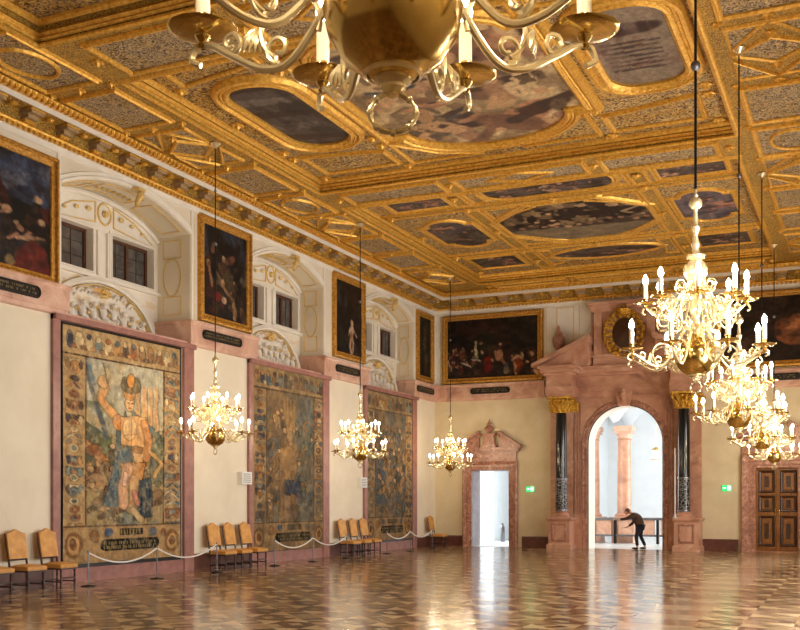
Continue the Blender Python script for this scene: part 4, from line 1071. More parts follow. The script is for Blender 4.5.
P.line([(86,116),(98,128),(90,142)], 2.2, (0.80,0.62,0.36)); P.line([(38,30),(42,50)], 0.6, (0.40,0.30,0.2))
P.weave([(0.80,0.70,0.52),(0.40,0.34,0.26),(0.52,0.54,0.46)], 24, 0.12); P.ol = ((0.24,0.16,0.10), 0.5); tap_border(P, 5); P.ol = None; P.weave([(0.84,0.74,0.56),(0.34,0.27,0.20),(0.46,0.46,0.44)], 44, 0.22, 0.56, 0.62); P.shade(0.24, 34)
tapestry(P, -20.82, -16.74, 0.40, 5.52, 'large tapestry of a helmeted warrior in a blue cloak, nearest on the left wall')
# second
P = Paint(120, 230, 110, 200, (0.56,0.44,0.30), 72)
P.poly([(18,27),(102,27),(102,120),(18,120)], (0.54,0.44,0.32)); P.poly([(72,27),(100,27),(100,190),(66,190)], (0.40,0.42,0.40), 0.9); P.fog((0.34,0.38,0.38), 7, 0.48, 0.6, 0.8)
P.poly([(46,40),(70,40),(70,120),(46,120)], (0.60,0.46,0.28)); 
for x in (48, 54, 60, 66): P.line([(x,36),(x,125)], 1.4, (0.70,0.55,0.34))
P.line([(18,84),(46,84)], 2, (0.40,0.30,0.20)); P.poly([(18,70),(44,56),(44,84),(18,84)], (0.50,0.42,0.30))
P.ell(56, 112, 22, 16, (0.66,0.50,0.32)); P.ell(56, 124, 17, 22, (0.58,0.42,0.26)); P.ell(58, 80, 6, 8, (0.70,0.56,0.40)); P.ell(62, 100, 9, 18, (0.66,0.50,0.32)); P.ell(36, 134, 9, 26, (0.60,0.48,0.32)); P.ell(60, 150, 11, 22, (0.64,0.50,0.32))
P.poly([(50,146),(76,148),(78,164),(50,160)], (0.20,0.24,0.32)); P.line([(56,164),(54,186)], 4, (0.64,0.50,0.36)); P.line([(68,164),(72,184)], 4, (0.60,0.46,0.32)); P.fog((0.50,0.52,0.44), 8, 0.46, 0.6, 0.8, seed=4, y0=170, y1=194)
P.ol = ((0.22,0.16,0.11), 0.8); P.crowd(22, 60, 66, 185, 46, [(0.62,0.48,0.31),(0.50,0.38,0.26),(0.70,0.56,0.37),(0.34,0.29,0.23),(0.36,0.38,0.36)], 9, 9); P.crowd(62, 60, 98, 190, 40, [(0.40,0.42,0.38),(0.34,0.38,0.38),(0.50,0.42,0.30),(0.46,0.46,0.38)], 10, 7)
P.ell(56, 120, 15, 24, (0.66,0.51,0.33)); P.line([(46,132),(44,182)], 3.5, (0.62,0.47,0.30)); P.line([(64,132),(66,182)], 3.5, (0.56,0.42,0.27)); P.poly([(50,140),(76,142),(78,160),(50,156)], (0.24,0.27,0.32)); P.ell(58, 84, 5, 7, (0.72,0.58,0.42)); P.ol = ((0.24,0.16,0.10), 0.5); tap_border(P, 9); P.ol = None; P.weave([(0.72,0.60,0.42),(0.28,0.23,0.19),(0.36,0.40,0.42),(0.58,0.48,0.34)], 26, 0.22); P.fog((0.44,0.38,0.30), 6, 0.45, 0.62, 0.4, seed=9); P.shade(0.3, 26); P.c *= 0.80
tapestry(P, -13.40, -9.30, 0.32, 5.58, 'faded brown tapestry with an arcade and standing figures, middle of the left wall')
# third
P = Paint(120, 230, 96, 180, (0.54,0.45,0.33), 73)
P.fog((0.36,0.40,0.40), 6, 0.46, 0.6, 0.9, y0=27, y1=194); P.poly([(50,50),(86,50),(86,110),(50,110)], (0.46,0.38,0.28)); P.poly([(56,56),(82,56),(82,104),(56,104)], (0.34,0.30,0.24))
P.ell(60, 150, 12, 30, (0.66,0.52,0.36)); P.ell(60, 112, 6, 8, (0.74,0.58,0.42)); P.ell(84, 130, 9, 26, (0.64,0.48,0.32)); P.ell(40, 120, 10, 20, (0.30,0.36,0.42)); P.ell(38, 160, 14, 16, (0.32,0.38,0.40)); P.ell(80, 168, 12, 14, (0.34,0.38,0.38)); P.line([(66,176),(62,190)], 5, (0.66,0.52,0.42))
P.ol = ((0.20,0.15,0.11), 0.8); P.crowd(22, 60, 98, 190, 90, [(0.64,0.50,0.34),(0.36,0.40,0.42),(0.50,0.40,0.28),(0.72,0.58,0.42),(0.32,0.33,0.31),(0.44,0.46,0.42)], 12, 9); P.ol = ((0.24,0.16,0.10), 0.5); tap_border(P, 14); P.ol = None; P.weave([(0.72,0.60,0.44),(0.26,0.22,0.19),(0.36,0.40,0.42),(0.66,0.52,0.38)], 22, 0.22); P.fog((0.40,0.36,0.30), 7, 0.45, 0.62, 0.4, seed=9); P.shade(0.3, 26); P.c *= 0.80
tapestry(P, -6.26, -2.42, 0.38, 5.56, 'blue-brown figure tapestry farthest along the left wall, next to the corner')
# their marble surrounds
for i, (y0, y1) in enumerate(FR):
    t = MB()
    z1 = 5.70; w_ = 0.21
    def fb(a, b, c, d_, o=0.08):
        t.box(0, a, b, o, c, d_)
    fb(y0, 0.0, y0+w_, z1); fb(y1-0.40, 0.0, y1, z1); fb(y0, z1-0.12, y1, z1, 0.16); fb(y0, 0.0, y1, 0.31, 0.05)
    t.build('trim_%d' % (30+i), M['mauve'], kind=S)

# ------------------------------------------------------------------ left doorway on the back wall
bm0 = back_map(0)
def moulded_surround(x0, x1, ztop, parent_name, label=None, wdt=0.33):
    """jambs and lintel, then frieze, cornice and a broken pediment with a small finial"""
    t = MB(); poly = [(x0,0),(x0,ztop),(x1,ztop),(x1,0)]
    t.ring(poly, [(-0.02,-0.05),(-0.02,0.06),(0.06,0.06),(0.08,0.10),(0.20,0.10),(0.22,0.14),(wdt-0.04,0.16),(wdt,0.14),(wdt,0)], lambda u, v, w: (u, -w, v), closed=False)
    o = t.build(parent_name, M['redmarble'], kind=S)
    xa, xb = x0-wdt, x1+wdt; c = (x0+x1)/2; z = ztop+wdt
    t = MB(); t.box(xa+0.03, -0.10, z, xb-0.03, 0, z+0.34); t.build('frieze', M['redmarble'], o)
    t = MB()
    t.box(xa-0.02, -0.17, z+0.34, xb+0.02, 0, z+0.39); t.box(xa-0.10, -0.26, z+0.39, xb+0.10, 0, z+0.47); t.box(xa-0.16, -0.32, z+0.47, xb+0.16, 0, z+0.52)
    t.build('cornice', M['redmarble'], o)
    zc_ = z+0.52; hw = (xb-xa)/2+0.16
    for s_ in (-1, 1):
        t = MB()
        t.prism([(c+s_*hw, zc_), (c+s_*0.42, zc_), (c+s_*0.42, zc_+0.52), (c+s_*0.52, zc_+0.60)], bm0, 0.0, 0.14)
        t.prism([(c+s_*(hw+0.03), zc_), (c+s_*(hw+0.03), zc_+0.07), (c+s_*0.40, zc_+0.66), (c+s_*0.40, zc_+0.57)], bm0, 0.0, 0.32)
        t.tube([(c+s_*0.42, -0.16, zc_+0.56), (c+s_*0.36, -0.16, zc_+0.50), (c+s_*0.38, -0.16, zc_+0.44), (c+s_*0.43, -0.16, zc_+0.46)], 0.05, 8)
        t.build('pediment_half', M['redmarble'], o)
    t = MB(); t.frustum(c, -0.14, zc_, zc_+0.10, 0.30, 0.14, 0.30, 0.14); t.frustum(c, -0.13, zc_+0.10, zc_+0.48, 0.24, 0.12, 0.20, 0.11); t.frustum(c, -0.13, zc_+0.48, zc_+0.54, 0.26, 0.13, 0.26, 0.13)
    t.build('pedestal_block', M['redmarble'], o)
    t = MB(); t.lathe([(0.10,0),(0.05,0.04),(0.06,0.08),(0.17,0.16),(0.19,0.22),(0.10,0.30),(0.06,0.34),(0.09,0.38),(0.03,0.46),(0.02,0.54),(0.001,0.58)], c, -0.14, zc_+0.54, 14)
    t.build('finial', M['redmarble'], o, smooth=True)
    return o
moulded_surround(1.53, 3.09, 2.98, 'trim_40')
d2 = moulded_surround(12.05, 13.48, 2.94, 'trim_41', wdt=0.45)
t = MB(); t.box(1.505,0.0,0,1.56,0.9,2.98); t.box(3.06,0,0,3.115,0.9,2.98); t.box(1.53,0,2.95,3.09,0.9,3.0); t.build('trim_42', mat_noise('grey_lilac_marble', (0.50,0.45,0.47), (0.60,0.55,0.57), 3, 0.4), kind=S)
t = MB(); t.box(12.02,0.03,0,12.07,0.9,2.98); t.box(13.46,0.03,0,13.51,0.9,2.98); t.box(12.05,0.03,2.93,13.48,0.9,3.0); t.build('trim_43', M['redmarble'], kind=S)

# closed double door
def door_leaf(x0, x1, parent, hand):
    z1 = 2.93
    m = MB(); m.box(x0, 0.12, 0.02, x1, 0.20, z1)
    leaf = m.build('leaf', M['door'], parent)
    c0, c1 = x0+0.12, x1-0.10
    for (za, zb) in ((0.22,1.22),(1.42,1.92),(2.08,2.80)):
        t = MB(); t.ring(rect(c0, za, c1, zb), [(-0.06,0.0),(-0.04,0.03),(0.0,0.045),(0.03,0.02),(0.035,0)], back_map(0.12))
        t.build('panel_moulding', M['doordark'], leaf)
        t = MB(); t.prism(rect(c0+0.09, za+0.10, c1-0.09, zb-0.10), back_map(0.12), 0, 0.02); t.build('raised_panel', M['door'], leaf)
        cx = (c0+c1)/2; hz = (zb-za)*0.27
        t = MB(); t.prism(rect(cx-0.075, (za+zb)/2-hz, cx+0.075, (za+zb)/2+hz), back_map(0.12), 0, 0.032); t.build('burl_inlay', M['doordark'], leaf)
    t = MB(); hx = x1-0.05 if hand > 0 else x0+0.05
    t.ball((hx, 0.07, 1.40), 0.035, 10, 6); t.box(hx-0.02, 0.09, 1.30, hx+0.02, 0.12, 1.5)
    t.build('door_handle', M['brass'], leaf)
dd = MB(); dd.box(12.05, 0.20, 0, 13.48, 0.26, 2.98)
door = dd.build('door_1', M['doordark'], kind=S)
door_leaf(12.07, 12.76, door, 1); door_leaf(12.78, 13.47, door, -1)
t = MB(); t.box(12.745, 0.07, 0.02, 12.785, 0.13, 2.93); t.build('meeting_stile', M['door'], door)
t = MB(); t.box(11.9, -0.12, 0.0, 13.6, 0.3, 0.02); t.build('trim_44', M['redmarble'], kind=S)

# ------------------------------------------------------------------ the great portal
portal = thing('marble_portal', 'great rose marble portal with two black columns around the open arch', 'portal', (7.4, 0, 0))
PX = 7.4
def pp(name, mb, mat, parent=None, smooth=False, label=None):
    mb.v = [(x-PX, y, z) for x, y, z in mb.v]
    return mb.build(name, mat, parent or portal, smooth=smooth, label=label)
# wall slab round the arch
m = MB(); x0, x1, ya, yb = 5.66, 9.32, -0.16, -0.02
m.box(x0, ya, 1.15, AX-AR-0.02, yb, AZ); m.box(AX+AR+0.02, ya, 1.15, x1, yb, AZ)
m.box(x0, ya-0.03, 0, AX-AR-0.02, yb, 1.15); m.box(AX+AR+0.02, ya-0.03, 0, x1, yb, 1.15)
arc = [(x1, AZ)]+arcpts(AX, AZ, AR+0.02, 0, PI, 28)+[(x0, AZ), (x0, 5.62), (x1, 5.62)]
a_ = arcpts(AX, AZ, AR+0.02, 0, PI, 28)
xe = lambda t: min(x1, max(x0, t))
for (ax0, az0), (ax1, az1) in zip(a_[:-1], a_[1:]):
    m.prism([(ax0, az0), (ax1, az1), (ax1, 5.62), (ax0, 5.62)], bm0, -ya, -yb)
m.box(x0, ya, AZ, AX-AR-0.02, yb, 5.62); m.box(AX+AR+0.02, ya, AZ, x1, yb, 5.62)
pp('arch_wall', m, M['portal'])
m = MB()
path = [(AX+AR+0.02, 0.0)]+arcpts(AX, AZ, AR+0.02, 0, PI, 28)+[(AX-AR-0.02, 0.0)]
m.ring(path, [(-0.03,0.10),(-0.03,0.19),(0.02,0.20),(0.04,0.175),(0.10,0.175),(0.12,0.20),(0.16,0.20),(0.18,0.16)], bm0, closed=False)
pp('archivolt', m, M['redmarble'])
m = MB(); m.ring(path, [(-0.06,0.07),(-0.06,0.11),(-0.03,0.12)], bm0, closed=False); pp('dark_fillet', m, M['iron'])
m = MB()   # soffit of the arch
m.ring([(p[0], p[1]) for p in path], [(-0.045,0.1),(-0.045,-0.95)], bm0, closed=False); pp('arch_reveal', m, M['stucco'])
m = MB(); m.prism([(AX-0.20, 5.24), (AX+0.20, 5.24), (AX+0.34, 5.85), (AX-0.34, 5.85)], bm0, 0.05, 0.34)
m.tube([(AX, -0.36, 5.80), (AX, -0.44, 5.66), (AX, -0.36, 5.5), (AX, -0.38, 5.36)], [0.1,0.12,0.08,0.09], 8)
pp('keystone', m, M['portal'])
# pilasters behind the columns, inner fluted strips
for xa, xb, yy0 in ((4.72,5.70,-0.12),(9.26,10.32,-0.12)):
    m = MB(); m.box(xa+0.06, yy0-0.08, 1.15, xb-0.06, -0.02, 5.62)
    pp('pilaster', m, M['portal'])
for xa in (5.68, 5.78, 5.88, 9.06, 9.16, 9.26):
    m = MB(); m.box(xa, -0.19, 1.3, xa+0.04, -0.16, 5.4); pp('fluting', m, M['redmarble'])
# columns
for i, (cx, pa, pb) in enumerate(((5.30,4.88,5.72),(9.73,9.42,10.30))):
    cy = -0.62; pc = (pa+pb)/2
    m = MB(); hw = (pb-pa)/2
    m.box(pa-0.04, -1.02, 0.0, pb+0.04, 0, 0.16); m.frustum(pc, -0.5, 0.16, 0.22, hw+0.02, 0.50, hw-0.03, 0.46)
    m.box(pa+0.02, -0.96, 0.2, pb-0.02, 0, 1.02); m.frustum(pc, -0.5, 1.02, 1.10, hw-0.02, 0.46, hw+0.05, 0.52); m.box(pa-0.05, -1.03, 1.10, pb+0.05, 0, 1.16)
    ped = pp('pedestal', m, M['portal'])
    m = MB(); m.ring(rect(pc-0.22, 0.34, pc+0.22, 0.90), [(-0.02,0.96),(0,0.985),(0.04,0.985),(0.06,0.96)], bm0)
    mm_ = m; mm_.v = [(x-PX, y, z) for x, y, z in mm_.v]; mm_.build('panel_moulding', M['redmarble'], ped)
    m = MB(); m.box(cx-0.32, cy-0.32, 1.16, cx+0.32, cy+0.32, 1.22)
    m.lathe([(0.28,1.22),(0.30,1.26),(0.28,1.30),(0.23,1.33),(0.25,1.37),(0.215,1.40)], cx, cy, 0, 24)
    pp('column_base', m, M['portal'], smooth=True)
    m = MB(); m.lathe([(0.21,1.40),(0.214,1.5),(0.214,2.55)], cx, cy, 0, 28); col = pp('column_drum', m, M['lattice'], smooth=True, label='black lower drum inlaid with pale strapwork')
    m = MB(); m.lathe([(0.226,2.53),(0.234,2.57),(0.226,2.61)], cx, cy, 0, 28); pp('column_band', m, M['steel'], smooth=True)
    m = MB(); m.lathe([(0.224,1.38),(0.232,1.42),(0.224,1.46)], cx, cy, 0, 28); pp('column_band', m, M['steel'], smooth=True)
    m = MB(); m.lathe([(0.21,2.58),(0.209,3.6),(0.20,4.4),(0.186,5.05)], cx, cy, 0, 32); pp('column_shaft', m, M['blackmarble'], smooth=True, label='polished black shaft')
    # gilded capital with two rows of leaves and corner volutes
    m = MB(); m.lathe([(0.20,5.02),(0.22,5.05),(0.20,5.08),(0.24,5.3),(0.34,5.50),(0.30,5.52)], cx, cy, 0, 20)
    for row, (zb_, zt_, r0, r1) in enumerate(((5.07,5.30,0.25,0.33),(5.16,5.45,0.25,0.38))):
        for k in range(8):
            a = 2*PI*(k+row*0.5)/8
            pts = []; 
            for j, (rr, zz) in enumerate(((r0, zb_), (r0+0.02, (zb_+zt_)/2), (r1, zt_-0.03), (r1+0.05, zt_), (r1+0.06, zt_-0.05))):
                pts.append((cx+rr*math.cos(a), cy+rr*math.sin(a), zz))
            m.tube(pts, [0.05,0.075,0.06,0.045,0.02], 6)
    for k in range(4):
        a = PI/4+k*PI/2; q = lambda rr, zz: (cx+rr*math.cos(a), cy+rr*math.sin(a), zz)
        m.tube([q(0.26,5.36), q(0.36,5.50), q(0.46,5.52), q(0.50,5.46), q(0.46,5.40), q(0.42,5.44)], [0.03,0.04,0.045,0.045,0.035,0.02], 6)
    m.box(cx-0.42, cy-0.42, 5.53, cx+0.42, cy+0.42, 5.60)
    pp('capital', m, M['goldfig'], smooth=False)
    m = MB()   # pilaster capital behind
    for s_ in (-1, 1):
        for k in range(3):
            xx = pc+s_*(0.36+0.07*k); m.tube([(xx, -0.20, 5.10), (xx, -0.26, 5.3), (xx+s_*0.03, -0.32, 5.45), (xx+s_*0.02, -0.34, 5.40)], [0.05,0.07,0.05,0.02], 6)
    m.box(pa-0.02, -0.32, 5.08, pb+0.02, -0.1, 5.58)
    pp('pilaster_capital', m, M['goldfig'])
# entablature with projecting blocks over the columns
m = MB()
def ent(xa, xb, yf):
    m.box(xa, yf, 5.60, xb, 0, 5.80); m.box(xa-0.02, yf-0.03, 5.80, xb+0.02, 0, 5.98)
    m.box(xa+0.02, yf+0.03, 5.98, xb-0.02, 0, 6.38); m.box(xa-0.05, yf-0.08, 6.38, xb+0.05, 0, 6.48)
    m.box(xa-0.14, yf-0.20, 6.48, xb+0.14, 0, 6.62); m.box(xa-0.22, yf-0.28, 6.62, xb+0.22, 0, 6.72)
ent(4.62, 10.30, -0.24); ent(4.80, 5.78, -0.98); ent(9.30, 10.28, -0.98)
pp('entablature', m, M['portal'])
# broken pediment: two rising blocks
for s_, xo, xi in ((-1, 4.35, 6.35), (1, 10.55, 8.75)):
    m = MB()
    m.prism([(xo, 6.72), (xi, 6.72), (xi, 7.55), (xi-s_*-0.0, 7.6)], bm0, 0.0, 0.75)
    m.prism([(xo+s_*0.06, 6.72), (xo+s_*0.06, 6.84), (xi-s_*0.05, 7.78), (xi-s_*0.05, 7.55), (xi+s_*0.1, 7.5)], bm0, 0.0, 1.12)
    pp('pediment_half', m, M['portal'])
# attic aedicule between the halves
m = MB()
m.box(6.42, -0.35, 6.72, 8.72, 0, 7.10); m.box(6.30, -0.42, 7.05, 8.84, 0, 7.14)
m.box(6.52, -0.28, 7.14, 8.62, 0, 8.78)
for xa in (6.45, 8.37): m.box(xa, -0.36, 7.14, xa+0.30, 0, 8.70)
for a, b, y_ in ((8.70,8.82,-0.38),(8.82,8.94,-0.46),(8.94,9.04,-0.56)): m.box(6.40-(b-8.7)*0.4, y_, a, 8.76+(b-8.7)*0.4, 0, b)
m.tube([(6.42,-0.2,7.16),(6.22,-0.2,7.3),(6.20,-0.2,7.55),(6.34,-0.2,7.9),(6.42,-0.2,8.3)], [0.16,0.15,0.11,0.08,0.06], 8)
m.tube([(8.74,-0.2,7.16),(8.94,-0.2,7.3),(8.96,-0.2,7.55),(8.82,-0.2,7.9),(8.74,-0.2,8.3)], [0.16,0.15,0.11,0.08,0.06], 8)
pp('attic', m, M['portal'])
m = MB(); cx, cz = 7.57, 7.88
m.lathe([(0.001,0),(0.40,0.0),(0.44,0.05),(0.001,0.1)], 0, 0, 0, 24); m.v = [(cx+x, -0.30-z, cz+y*1.25) for x, y, z in m.v]
pp('dark_tablet', m, M['doordark'])
m = MB(); r = random.Random(8)
for k in range(20):
    a = 2*PI*k/20; bx, bz = cx+0.60*math.cos(a), cz+0.74*math.sin(a)
    a2 = a+r.uniform(0.3,0.8)
    m.tube([(bx, -0.30, bz), (bx+0.12*math.cos(a2), -0.46, bz+0.12*math.sin(a2)), (bx+0.22*math.cos(a2+0.6), -0.42, bz+0.22*math.sin(a2+0.6)), (bx+0.16*math.cos(a2+1.3), -0.34, bz+0.16*math.sin(a2+1.3))], [0.07,0.08,0.06,0.02], 6)
    m.ball((cx+0.50*math.cos(a), -0.34, cz+0.64*math.sin(a)), 0.075, 7, 5)
pp('gilt_cartouche', m, M['goldfig'])
m = MB(); m.lathe([(0.26,0),(0.28,0.05),(0.24,0.08),(0.30,0.22)], cx, -0.36, 8.52, 14)
for k in range(6):
    a = 2*PI*k/6; m.tube([(cx+0.28*math.cos(a), -0.36+0.2*math.sin(a), 8.70), (cx+0.26*math.cos(a), -0.36+0.2*math.sin(a), 8.86), (cx, -0.36, 8.92)], [0.04,0.04,0.03], 6)
m.ball((cx, -0.36, 8.95), 0.05); pp('gilt_crown', m, M['goldfig'])

def urn(x, lab):
    o = thing('stone_urn', lab, 'urn', (x, -0.32, 7.12))
    m = MB(); m.box(-0.22, -0.2, -0.14, 0.22, 0.2, 0.0); m.lathe([(0.20,0),(0.22,0.05),(0.12,0.12),(0.08,0.2),(0.13,0.26)], 0, 0, 0, 18); m.build('foot', M['portal'], o, smooth=True)
    m = MB(); m.lathe([(0.08,0.26),(0.19,0.40),(0.24,0.60),(0.22,0.76),(0.15,0.84),(0.17,0.88)], 0, 0, 0, 18); m.build('bowl', M['redmarble'], o, smooth=True)
    m = MB(); m.lathe([(0.15,0.86),(0.12,0.96),(0.06,1.02),(0.07,1.08),(0.02,1.2),(0.001,1.24)], 0, 0, 0, 18); m.build('lid', M['portal'], o, smooth=True)
urn(5.12, 'stone urn on the left shoulder of the marble portal')
urn(10.15, 'stone urn on the right shoulder of the marble portal, behind the chandelier')
# white panelled strips between paintings and portal, above the band
t = MB(); g = MB()
for a, b in ((4.48, 6.35), (8.8, 10.68)):
    t.box(a, -0.03, 6.32, b, 0, 9.1)
    for c, d_ in ((a+0.5, a+1.12),): g.ring(rect(c, 6.9, d_, 9.02), [(0,0.03),(0,0.045),(0.025,0.045),(0.025,0.03)], bm0)
    for xx in (a+0.06, b-0.08, a+1.35): g.box(xx, -0.045, 6.32, xx+0.02, -0.03, 9.1)
g2 = t.build('trim_50', M['stucco'], kind=S); g.build('gilt_line', M['goldpale'], g2)
t = MB(); t.box(0, -0.03, 6.32, 0.20, 0, 9.1); t.box(0.0, -0.34, 6.34, 0.03, 0, 9.1); t.build('trim_51', M['stucco'], kind=S)
t = MB(); t.box(0.2, -0.035, 9.08, 4.5, 0, 9.14); t.box(10.6, -0.035, 9.08, W, 0, 9.14); t.build('trim_52', M['stucco'], kind=S)

# ------------------------------------------------------------------ exit signs, boxes
def exit_sign(x, lab):
    o = thing('exit_sign', lab, 'sign', (x, 0, 2.12))
    MB().box(-0.15, -0.05, 0.0, 0.15, 0, 0.195).build('housing', M['exit'], o)
    m = MB()
    f = lambda u, v, w: (u, -0.05-w, v)
    m.prism(rect(0.03, 0.03, 0.13, 0.18), f, 0, 0.006)                      # doorway
    m.prism([(-0.13,0.105),(-0.08,0.15),(-0.08,0.12),(-0.02,0.12),(-0.02,0.09),(-0.08,0.09),(-0.08,0.06)], f, 0, 0.006)
    m.build('white_pictogram', M['exitw'], o)
    m = MB()
    m.lathe([(0.001,0),(0.016,0),(0.016,0.004),(0.001,0.004)], 0, 0, 0, 10); m.v = [(0.085+x_, -0.057-z, 0.155+y) for x_, y, z in m.v]
    for pts in ([(0.08,0.135),(0.07,0.09)], [(0.07,0.09),(0.045,0.06)], [(0.07,0.09),(0.10,0.07),(0.095,0.04)], [(0.08,0.125),(0.05,0.115)], [(0.08,0.125),(0.11,0.11)]):
        m.tube([(u, -0.058, v) for u, v in pts], 0.008, 5)
    m.build('running_figure', M['exit'], o)
exit_sign(3.92, 'green exit sign between the open doorway and the marble portal')
exit_sign(11.10, 'green exit sign between the marble portal and the wooden door')
def wallbox(y, lab):
    o = thing('wall_box', lab, 'box', (0, y, 2.22))
    m = MB(); m.box(0, -0.24, 0, 0.16, 0.24, 0.34); m.build('casing', M['whitebox'], o)
    m = MB()
    for k in range(5): m.box(0.16, -0.18, 0.05+k*0.055, 0.166, 0.18, 0.07+k*0.055)
    m.build('vent_slots', M['steel'], o)
wallbox(-13.86, 'white box on the wall left of the middle tapestry'); wallbox(-6.68, 'white box on the wall left of the tapestry by the corner')

# ------------------------------------------------------------------ the rooms beyond
rm_ = MB()
def shell(name, x0, y0, x1, y1, z1):
    m = MB()
    m.box(x0-0.2, y0, 0, x0, y1, z1); m.box(x1, y0, 0, x1+0.2, y1, z1); m.box(x0-0.2, y1, 0, x1+0.2, y1+0.2, z1)
    return m
m = shell('a', -3.5, 0.9, 3.6, 9.0, 4.6); m.box(-3.5, 0.9, 4.6, 3.6, 9.0, 4.8)
m.box(0.35, 5.2, 0, 0.62, 9.0, 4.6)
m.build('wall_far_left', M['white_room'], kind=S)
m = MB(); m.add([(-3.5,0.9,0.0),(3.6,0.9,0.0),(3.6,9,0.0),(-3.5,9,0.0)], [(0,1,2,3)]); m.add([(1.53,0,0.0),(3.09,0,0.0),(3.09,0.9,0.0),(1.53,0.9,0.0)], [(0,1,2,3)])
m.build('floor_far_left', M['white_room'], kind=S)
m = shell('b', 3.9, 0.9, 13.0, 13.0, 8.0)
m.build('wall_far_middle', M['white_room'], kind=S)
m = MB(); m.add([(3.9,0.9,0.0),(13,0.9,0.0),(13,13,0.0),(3.9,13,0.0)], [(0,1,2,3)]); m.add([(AX-AR,0,0.0),(AX+AR,0,0.0),(AX+AR,0.9,0.0),(AX-AR,0.9,0.0)], [(0,1,2,3)])
m.build('floor_far_middle', mat_noise('pale_stone_floor', (0.80,0.80,0.80), (0.86,0.87,0.88), 1.5, 0.25), kind=S)
# groin vault
m = MB(); nx, ny = 40, 40
for j in range(ny+1):
    for i in range(nx+1):
        x = 3.9+9.1*i/nx; y = 0.9+12.1*j/ny
        h = max(abs(math.sin(PI*(x-5.1)/2.6))**0.7, abs(math.sin(PI*(y-6.0)/3.2))**0.7)
        m.v.append((x, y, 4.95+1.6*h))
for j in range(ny):
    for i in range(nx):
        a = j*(nx+1)+i; m.f.append((a, a+1, a+nx+2, a+nx+1))
m.build('ceiling_far_middle', M['white_room'], smooth=True, kind=S)
def pillar(x, y, r, lab):
    o = thing('marble_column', lab, 'column', (x, y, 0))
    m = MB(); m.box(-r*1.5, -r*1.5, 0, r*1.5, r*1.5, 1.0); m.box(-r*1.7, -r*1.7, 1.0, r*1.7, r*1.7, 1.1); m.build('pedestal', M['pink'], o)
    m = MB(); m.lathe([(r*1.3,1.1),(r*1.35,1.18),(r*1.1,1.25),(r,1.3),(r,2.5),(r*0.9,4.35),(r*1.05,4.38),(r*0.9,4.42)], 0, 0, 0, 24); m.build('shaft', M['portal'], o, smooth=True)
    m = MB(); m.lathe([(r*0.9,4.42),(r*1.0,4.5),(r*1.1,4.62)], 0, 0, 0, 24); m.box(-r*1.15, -r*1.15, 4.62, r*1.15, r*1.15, 4.74); m.box(-r*1.3, -r*1.3, 4.74, r*1.3, r*1.3, 4.95); m.build('capital', M['pink'], o)
pillar(6.22, 6.0, 0.30, 'rose marble column seen through the arch, left of the lantern')
pillar(4.85, 6.0, 0.30, 'rose marble column at the left edge of the view through the arch')
m = MB(); m.box(7.3, 9.3, 4.6, 8.0, 9.8, 4.95); m.box(7.4, 9.35, 0, 7.9, 9.75, 4.6); m.build('trim_60', M['white_room'], kind=S)
o = thing('hanging_lantern', 'small glowing lantern in the room beyond the arch', 'lantern', (7.50, 6.2, 3.55))
m = MB(); m.box(-0.13, -0.13, 0, 0.13, 0.13, 0.36); m.build('glass_body', M['lantern'], o)
m = MB(); m.frustum(0, 0, 0.36, 0.5, 0.17, 0.17, 0.03, 0.03); m.box(-0.16,-0.16,-0.03,0.16,0.16,0); m.tube([(0,0,0.5),(0,0,1.9)], 0.012, 6); m.build('cap_and_rod', M['brass'], o)
# balustrade
o = thing('balustrade', 'stone balustrade with dark posts behind the bending person', 'balustrade', (6.5, 5.0, 0))
MB().box(-1.5, -0.12, 0.98, 2.3, 0.14, 1.08).build('hand_rail', M['steel'], o)
MB().box(-1.5, -0.10, 0.30, 2.3, 0.12, 0.38).build('bottom_rail', M['steel'], o)
for k, x in enumerate((-1.35, -0.45, 0.45, 1.30, 2.15)):
    MB().box(x-0.045, -0.10, 0.0, x+0.045, 0.10, 0.98).build('post', M['iron'], o)
for x in (-0.9, 0.0, 0.87, 1.72): MB().box(x-0.30, -0.05, 0.38, x+0.30, 0.06, 0.98).build('stone_panel', M['pink'], o)
o = thing('fire_extinguisher', 'small grey cylinder standing in the bright room behind the doorway', 'extinguisher', (1.25, 4.6, 0))
m = MB(); m.lathe([(0.09,0),(0.10,0.03),(0.10,0.62),(0.05,0.72),(0.03,0.76)], 0, 0, 0, 14); m.build('cylinder', M['steel'], o, smooth=True)
m = MB(); m.box(-0.03,-0.08,0.76,0.03,0.05,0.80); m.tube([(0,-0.05,0.78),(0.08,-0.10,0.6),(0.10,-0.10,0.4)], 0.012, 6); m.build('hose', M['iron'], o)
o = thing('white_pole', 'thin white pole standing on the pedestal beside the right black column', 'pole', (9.47, -0.93, 1.165))
m = MB(); m.tube([(0,0,0.02),(0,0,2.45)], 0.022, 8); m.build('shaft', M['whitebox'], o)
m = MB(); m.lathe([(0.08,0),(0.085,0.03),(0.03,0.06),(0.05,0.10),(0.025,0.14)], 0, 0, 0, 14); m.build('foot', M['whitebox'], o)

